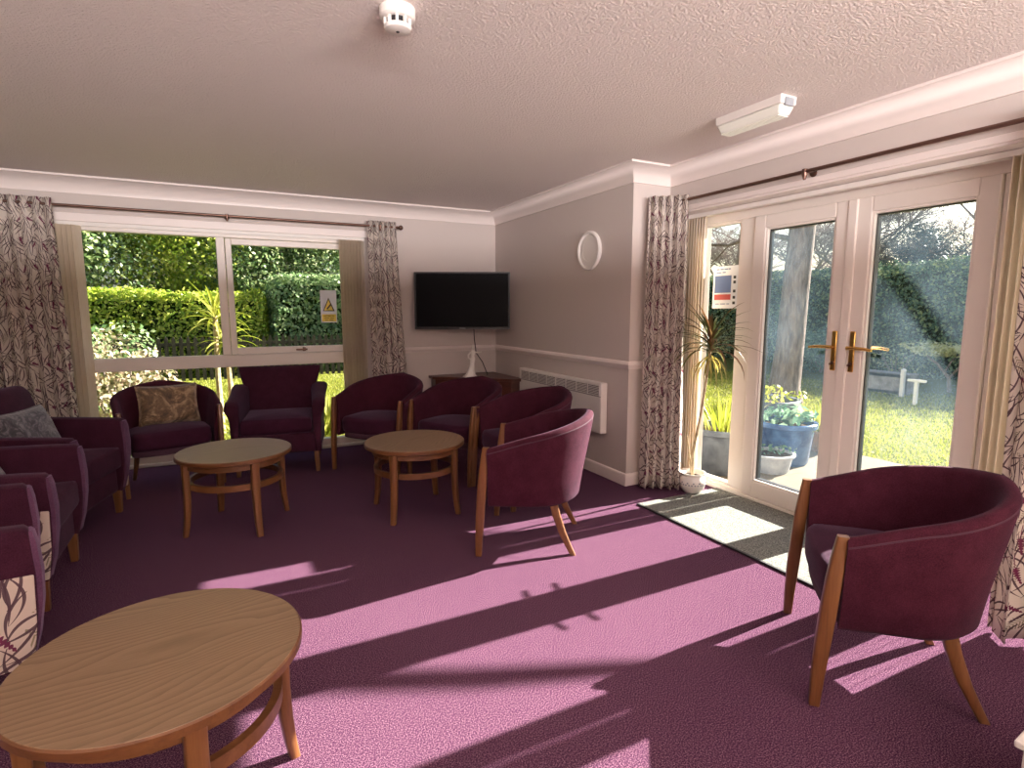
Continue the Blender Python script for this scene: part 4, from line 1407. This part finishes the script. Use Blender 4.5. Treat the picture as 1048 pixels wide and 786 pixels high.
hedge('hedge', 'tall dark clipped hedge across the lawn beyond the glazed doors', 13.6, 15.0, 2.0, 17.0, 2.45, 'leaf_bluehedge', 60000, 0.085, 'y')
hedge('hedge', 'bright yellow green clipped hedge outside the left part of the picture window', -6.5, 0.85, 14.0, 15.2, 1.80, 'leaf_hedge', 30000, 0.085, 'x')
hedge('hedge', 'glossy grey green laurel hedge behind the fence beside the window notice', 1.06, 6.5, 13.95, 15.3, 2.18, 'leaf_laurel', 22000, 0.10, 'x')

# low dark picket fence at the foot of the window hedge
fn = thing('picket_fence', 'low dark picket fence at the foot of the window hedge', 'fence', (0, 13.45, GZ))
for z in (0.30, 0.72):
    MB().box(-3.2, 4.6, -0.02, 0.02, z, z + 0.07).obj('rail', 'fence', fn, smooth=0)
for k in range(60):
    x = -3.15 + k * 0.131
    MB().loft([[(x - 0.035, -0.042, 0.0), (x + 0.035, -0.042, 0.0), (x + 0.035, -0.042, 0.86), (x, -0.042, 0.93), (x - 0.035, -0.042, 0.86)],
               [(x - 0.035, -0.02, 0.0), (x + 0.035, -0.02, 0.0), (x + 0.035, -0.02, 0.86), (x, -0.02, 0.93), (x - 0.035, -0.02, 0.86)]]).obj('picket', 'fence', fn, smooth=0)

# leafy trees behind the window hedge
def blob_points(cx, cy, cz, rx, ry, rz, n, clumps):
    cent = []
    for _ in range(clumps):
        d = rng.normal(size=3); d /= np.linalg.norm(d)
        k = rng.uniform(0.35, 0.95)
        cent.append((cx + d[0] * rx * k, cy + d[1] * ry * k, cz + d[2] * rz * k, rng.uniform(0.28, 0.5)))
    P, N = [], []
    for (x, y, z, r) in cent:
        m = n // clumps
        d = rng.normal(size=(m, 3)); d /= np.linalg.norm(d, axis=1, keepdims=True)
        rad = rng.uniform(0.75, 1.05, (m, 1))
        P.append(np.array([x, y, z]) + d * rad * np.array([rx, ry, rz]) * r * 1.15)
        N.append(d + np.array([0, 0, 0.4]))
    return np.concatenate(P), np.concatenate(N)
def leafy_tree(label, x, y, h, r, mat, n, size, z0=0.6, squash=1.0):
    t = thing('evergreen_tree', label, 'tree', (x, y, GZ), 0, 'leafy trees behind the window hedge')
    MB().tube([(0, 0, 0), (0.05, 0, h * 0.4), (0, 0.05, h * 0.8)], [0.16, 0.12, 0.05], 8).obj('trunk', 'bark', t)
    P, N = blob_points(0, 0, (z0 + h) / 2, r, r * squash, (h - z0) / 2, n, 26)
    v, f = leaves(P, size, 0.55, N)
    np_mesh('foliage', v, f, mat, t)
    return t
leafy_tree('broad evergreen tree seen at the far left of the picture window above the hedge', -4.0, 18.2, 6.2, 2.3, 'leaf_dark', 30000, 0.115)
leafy_tree('sunlit yellow green tree above the hedge left of the window mullion', -0.9, 18.8, 6.6, 2.2, 'leaf_hedge', 28000, 0.115)
leafy_tree('dark green tree above the hedge just right of the window mullion', 1.5, 18.4, 6.0, 1.9, 'leaf_dark', 26000, 0.115)
leafy_tree('grey green tree above the laurel beside the window notice', 4.2, 18.6, 6.4, 2.3, 'leaf_laurel', 26000, 0.115)
leafy_tree('tall evergreen tree rearmost behind the others in the picture window', 0.3, 23.5, 8.5, 3.4, 'leaf_dark', 26000, 0.16)
leafy_tree('pale leaved tree far behind the left half of the picture window', -6.0, 23.0, 8.0, 3.2, 'leaf_laurel', 22000, 0.16)

# shrubs close to the window
def shrub(label, x, y, r, h, mat, n, size, name='shrub', z0=0.05):
    t = thing(name, label, 'shrub', (x, y, GZ))
    sb = MB()
    for k in range(7):
        a = 2 * pi * k / 7
        sb.tube([(0, 0, 0), (r * 0.3 * cos(a), r * 0.3 * sin(a), h * 0.4), (r * 0.6 * cos(a), r * 0.6 * sin(a), h * 0.8)], [0.014, 0.01, 0.005], 5)
    sb.obj('stems', 'twig', t)
    P, N = blob_points(0, 0, (h + z0) / 2, r, r, (h - z0) / 2, n, 22)
    v, f = leaves(P, size, 0.55, N)
    np_mesh('foliage', v, f, mat, t)
    return t
shrub('cream and pink variegated shrub outside the lower left of the picture window', -1.02, 7.0, 0.52, 1.30, 'leaf_pale', 3600, 0.065)
shrub('small bushy green shrub behind the variegated one outside the window', -1.75, 9.2, 0.75, 1.25, 'leaf_laurel', 3600, 0.075)
def strap_plant(name, label, cat, x, y, stems, head, n, length, width, mat, droop=(0.8, 1.9), z=GZ):
    t = thing(name, label, cat, (x, y, z))
    for (sx, sy), hgt in stems:
        MB().tube([(sx, sy, 0), (sx * 1.2, sy * 1.2, hgt * 0.5), (sx * 1.0, sy * 1.0, hgt)], [0.034, 0.030, 0.026], 8).obj('stem', 'cane', t)
        if head:
            lb = MB()
            for k in range(n):
                f = k / n
                blade(lb, (sx + 0.01 * cos(k * 2.4), sy + 0.01 * sin(k * 2.4), hgt - 0.10 + 0.14 * f), k * 2.399, random.uniform(0.75, 1.05) * length, width, random.uniform(*droop) * (1.15 - 0.75 * f), 0.05 + 1.35 * f)
            lb.obj('leaves', mat, t, smooth=0)
    if not stems:
        lb = MB()
        for k in range(n):
            blade(lb, (random.uniform(-0.05, 0.05), random.uniform(-0.05, 0.05), 0), k * 2.399, random.uniform(0.7, 1.1) * length, width, random.uniform(*droop), random.uniform(0.8, 1.4))
        lb.obj('leaves', mat, t, smooth=0)
    return t
strap_plant('cordyline', 'cordyline palm with sword leaves and bare stems outside the window mullion', 'plant', -0.02, 7.45, [((-0.055, 0.0), 1.40), ((0.05, 0.04), 1.12)], True, 30, 0.5, 0.045, 'leaf_lime')
strap_plant('sword_leaf_plant', 'low arching sword leaf plant outside the lower right corner of the picture window', 'plant', 1.02, 6.75, [], False, 34, 0.85, 0.04, 'leaf_lime', (0.6, 1.5))
strap_plant('sword_leaf_plant', 'low arching sword leaf plant outside the glass between the two window chairs', 'plant', 0.12, 6.75, [], False, 26, 0.7, 0.035, 'leaf_lime', (0.8, 1.7))

# ------------------------------------------------------------------ trees beyond the doors
def branch_tree(t, mat, h, r0, levels, seed, spread=0.55, per=(3, 4), lean=(0, 0), first=0.35):
    r = random.Random(seed)
    trunk, limbs = MB(), MB()
    def grow(p, d, length, rad, lev):
        n = 4 if lev < 2 else 3
        pts, rads = [p], [rad]
        q, dd = p.copy(), d.copy()
        for i in range(n):
            dd = (dd + Vector((r.uniform(-1, 1), r.uniform(-1, 1), r.uniform(-0.5, 0.7))) * (0.10 + 0.06 * lev)).normalized()
            q = q + dd * length / n
            pts.append(q.copy()); rads.append(rad * (1 - 0.5 * (i + 1) / n))
        (trunk if lev == 0 else limbs).tube(pts, rads, 10 if lev == 0 else (5 if lev < 3 else 3))
        if lev >= levels: return
        for k in range(r.randint(*per)):
            f = r.uniform(first if lev == 0 else 0.25, 1.0)
            i = min(n - 1, int(f * n))
            base = pts[i].lerp(pts[i + 1], f * n - i)
            a = r.uniform(0, 2 * pi)
            side = Vector((cos(a), sin(a), r.uniform(-0.1, 0.5)))
            nd = (dd * (1 - spread) + side * spread).normalized()
            grow(base, nd, length * r.uniform(0.5, 0.74), rads[i] * r.uniform(0.60, 0.78), lev + 1)
    grow(Vector((0, 0, 0)), Vector((lean[0], lean[1], 1)).normalized(), h, r0, 0)
    trunk.obj('trunk', mat, t)
    limbs.obj('branches', mat, t)
bare = [(17.5, 6.0, 4.6, 'bare tree standing behind the hedge above the small white leaved tree', 21),
        (18.6, 8.2, 5.4, 'bare twiggy tree behind the hedge seen over the door handles', 22),
        (17.3, 10.2, 5.0, 'bare tree behind the hedge just right of the thick trunk', 23),
        (19.0, 4.3, 5.2, 'bare tree behind the hedge nearest the right hand curtain', 24),
        (18.2, 12.6, 5.4, 'bare tree behind the hedge just left of the thick trunk', 25),
        (18.0, 16.5, 5.5, 'bare tree behind the hedge seen above the side pane notice', 26),
        (20.5, 7.1, 6.2, 'tallest bare tree rising behind the hedge in the right door', 27)]
for x, y, h, lab, sd_ in bare:
    t = thing('bare_tree', lab, 'tree', (x, y, GZ), 0, 'bare trees behind the garden hedge')
    branch_tree(t, M['twig'], h * 0.62, 0.11, 5, sd_, 0.62, (5, 6), first=0.22)
t = thing('conifer', 'dark bluish conifer behind the hedge in the right hand door', 'tree', (17.0, 8.7, GZ))
MB().tube([(0, 0, 0), (0, 0, 3.6)], [0.12, 0.03], 8).obj('trunk', 'bark', t)
P, N = blob_points(0, 0, 2.0, 1.35, 1.35, 1.9, 30000, 34)
v, f = leaves(P, 0.11, 0.3, N)
np_mesh('foliage', v, f, 'leaf_blue', t)

t = thing('garden_tree', 'thick grey tree trunk on the lawn seen through the left door', 'tree', (8.0, 5.9, GZ))
branch_tree_r = random.Random(3)
MB().tube([(-0.03, 0.05, -0.02), (-0.02, 0.04, 0.25), (0.0, 0.0, 0.9), (0.02, -0.02, 1.8), (0.05, -0.05, 2.8), (0.05, -0.1, 4.2), (0, -0.1, 6.0)],
          [0.32, 0.235, 0.205, 0.195, 0.185, 0.16, 0.10], 18).obj('trunk', 'bark', t)
br = MB()
br.tube([(0.05, -0.1, 4.4), (-0.1, -1.2, 4.85), (-0.2, -2.6, 4.95), (-0.15, -3.7, 4.62), (-0.2, -4.15, 4.05), (-0.2, -4.6, 3.4)], [0.09, 0.08, 0.07, 0.06, 0.055, 0.03], 8)
br.tube([(-0.15, -3.7, 4.62), (-0.3, -4.3, 4.75), (-0.4, -5.0, 4.65)], [0.035, 0.025, 0.012], 6)
br.tube([(0.05, -0.1, 3.3), (0.3, -1.2, 3.75), (0.5, -2.3, 3.45), (0.6, -3.3, 3.15)], [0.06, 0.042, 0.026, 0.010], 7)
br.tube([(0.3, -1.2, 3.75), (0.1, -1.9, 3.2), (0.0, -2.6, 2.95)], [0.026, 0.016, 0.007], 6)
br.tube([(0.02, 0, 4.0), (0.5, 1.0, 4.6), (0.8, 2.0, 4.9)], [0.09, 0.06, 0.02], 8)
br.tube([(0.02, 0, 2.55), (0.2, 0.8, 2.75), (0.2, 1.5, 2.62), (0.1, 2.3, 2.72), (0.0, 3.0, 2.55)], [0.05, 0.035, 0.028, 0.02, 0.008], 7)
br.tube([(0.2, 1.5, 2.62), (0.25, 1.9, 2.35), (0.2, 2.3, 2.2)], [0.018, 0.012, 0.006], 5)
br.obj('branches', 'bark', t)

t = thing('small_garden_tree', 'small flat topped tree with creamy leaves on the shaded lawn near the hedge', 'tree', (11.5, 5.25, GZ))
tr = MB().tube([(0, 0, 0), (0.05, 0.05, 0.25), (-0.05, 0.2, 0.5), (0.0, 0.45, 0.66)], [0.035, 0.03, 0.024, 0.012], 7)
tr.tube([(0.05, 0.05, 0.25), (0.0, -0.15, 0.5), (0, -0.35, 0.68)], [0.024, 0.018, 0.01], 6)
tr.tube([(0.0, 0.1, 0.35), (0.2, 0.1, 0.55), (0.3, 0.0, 0.7)], [0.02, 0.014, 0.008], 6)
tr.obj('trunk', 'bark', t)
P, N = blob_points(0, 0.05, 0.74, 0.5, 0.75, 0.12, 1500, 16)
v, f = leaves(P, 0.075, 0.5, N)
np_mesh('foliage', v, f, 'leaf_cream', t)

# low shrubs along the hedge foot
shrub('loose green shrub at the foot of the tall hedge seen beside the door stiles', 12.4, 8.3, 0.7, 1.1, 'leaf_teal', 2600, 0.08)
shrub('sparse pale shrub at the hedge foot near the right hand door handle', 12.3, 6.6, 0.55, 0.75, 'leaf_cream', 260, 0.07)

# posts and planter on the lawn
pt = thing('garden_post', 'slim white post standing upright on the lawn beside the stone trough', 'post', (10.2, 5.35, GZ))
MB().box(-0.03, 0.03, -0.03, 0.03, 0, 0.46).obj('shaft', 'white_paint', pt, smooth=0, bevel=0.006)
MB().loft([[(-0.034, -0.034, 0.46), (0.034, -0.034, 0.46), (0.034, 0.034, 0.46), (-0.034, 0.034, 0.46)], [(-0.005, -0.005, 0.49), (0.005, -0.005, 0.49), (0.005, 0.005, 0.49), (-0.005, 0.005, 0.49)]]).obj('cap', 'white_paint', pt, smooth=0)
pt = thing('garden_post', 'short white post with a crossbar on the lawn in front of the small tree', 'post', (9.5, 4.78, GZ))
MB().box(-0.025, 0.025, -0.025, 0.025, 0, 0.36).obj('shaft', 'white_paint', pt, smooth=0, bevel=0.005)
MB().box(-0.02, 0.02, -0.13, 0.13, 0.36, 0.40).obj('crossbar', 'white_paint', pt, smooth=0, bevel=0.005)
tg = thing('stone_trough', 'grey stone trough on the shaded lawn behind the white post', 'planter', (10.6, 6.15, GZ))
m = MB()
frame_rect(m, 'y', -0.75, 0.75, 0.0, 0.36, -0.22, 0.22, 0.07)
m.box(-0.15, 0.15, -0.68, 0.68, 0.02, 0.28)
m.box(-0.22, -0.15, -0.75, 0.75, 0, 0.36); m.box(0.15, 0.22, -0.75, 0.75, 0, 0.36)
m.obj('basin', 'stone', tg, smooth=0, bevel=0.01)

# pots on the patio
def pot(name, label, x, y, r, h, mat, plant, pmat, n, size, ph, flare=0.75):
    t = thing(name, label, 'plant pot', (x, y, GZ + 0.025))
    MB().lathe([(r * flare, 0.0), (r * (flare + 0.06), 0.02), (r * 0.95, h * 0.82), (r * 0.97, h * 0.86), (r * 1.06, h * 0.88), (r * 1.07, h * 0.98), (r * 1.03, h), (r * 0.93, h * 0.99), (r * 0.9, h * 0.86)], 36).obj('pot', mat, t, smooth=45)
    MB().lathe([(r * 0.9, h * 0.84), (r * 0.9, h * 0.88), (r * 0.3, h * 0.92)], 24).obj('soil', 'soil', t)
    if plant == 'blades':
        lb = MB()
        for k in range(n):
            a = k * 2.399
            q = r * 0.7 * sqrt((k + 0.5) / n)
            blade(lb, (q * cos(a), q * sin(a), h * 0.88), a, random.uniform(0.7, 1.1) * ph, size, random.uniform(0.1, 0.8), random.uniform(1.0, 1.45), 5)
        lb.obj('leaves', pmat, t, smooth=0)
    else:
        P, N = blob_points(0, 0, h + ph * 0.35, r * 1.15, r * 1.15, ph * 0.6, n, 14)
        v, f = leaves(P, size, 0.55, N)
        np_mesh('foliage', v, f, pmat, t)
    return t
pot('patio_pot', 'broad grey tub of lime green blades just outside the side pane', 3.98, 3.56, 0.27, 0.40, 'pot_slate', 'blades', 'leaf_lime', 60, 0.022, 0.36, 0.88)
pot('patio_pot', 'large blue glazed pot with trailing blue green leaves outside the left door', 4.72, 3.46, 0.25, 0.40, 'pot_blue', 'bush', 'leaf_teal', 160, 0.08, 0.14)
pot('patio_pot', 'tall slate grey pot with yellowish plants, standing behind the blue pot', 5.20, 4.05, 0.30, 0.50, 'pot_slate', 'bush', 'leaf_lime', 160, 0.06, 0.12)
pot('patio_pot', 'low weathered grey bowl in front of the blue pot on the paving', 4.34, 3.32, 0.19, 0.17, 'pot_grey', 'bush', 'leaf_teal', 70, 0.05, 0.07)
pot('patio_pot', 'brown pot with pale yellow foliage standing beside the blue pot', 5.16, 3.80, 0.19, 0.30, 'pot_brown', 'bush', 'leaf_cream', 150, 0.07, 0.14)
pot('patio_pot', 'brown pot of upright lime blades at the lawn edge of the patio', 5.44, 3.60, 0.16, 0.22, 'pot_brown', 'blades', 'leaf_lime', 40, 0.022, 0.36)
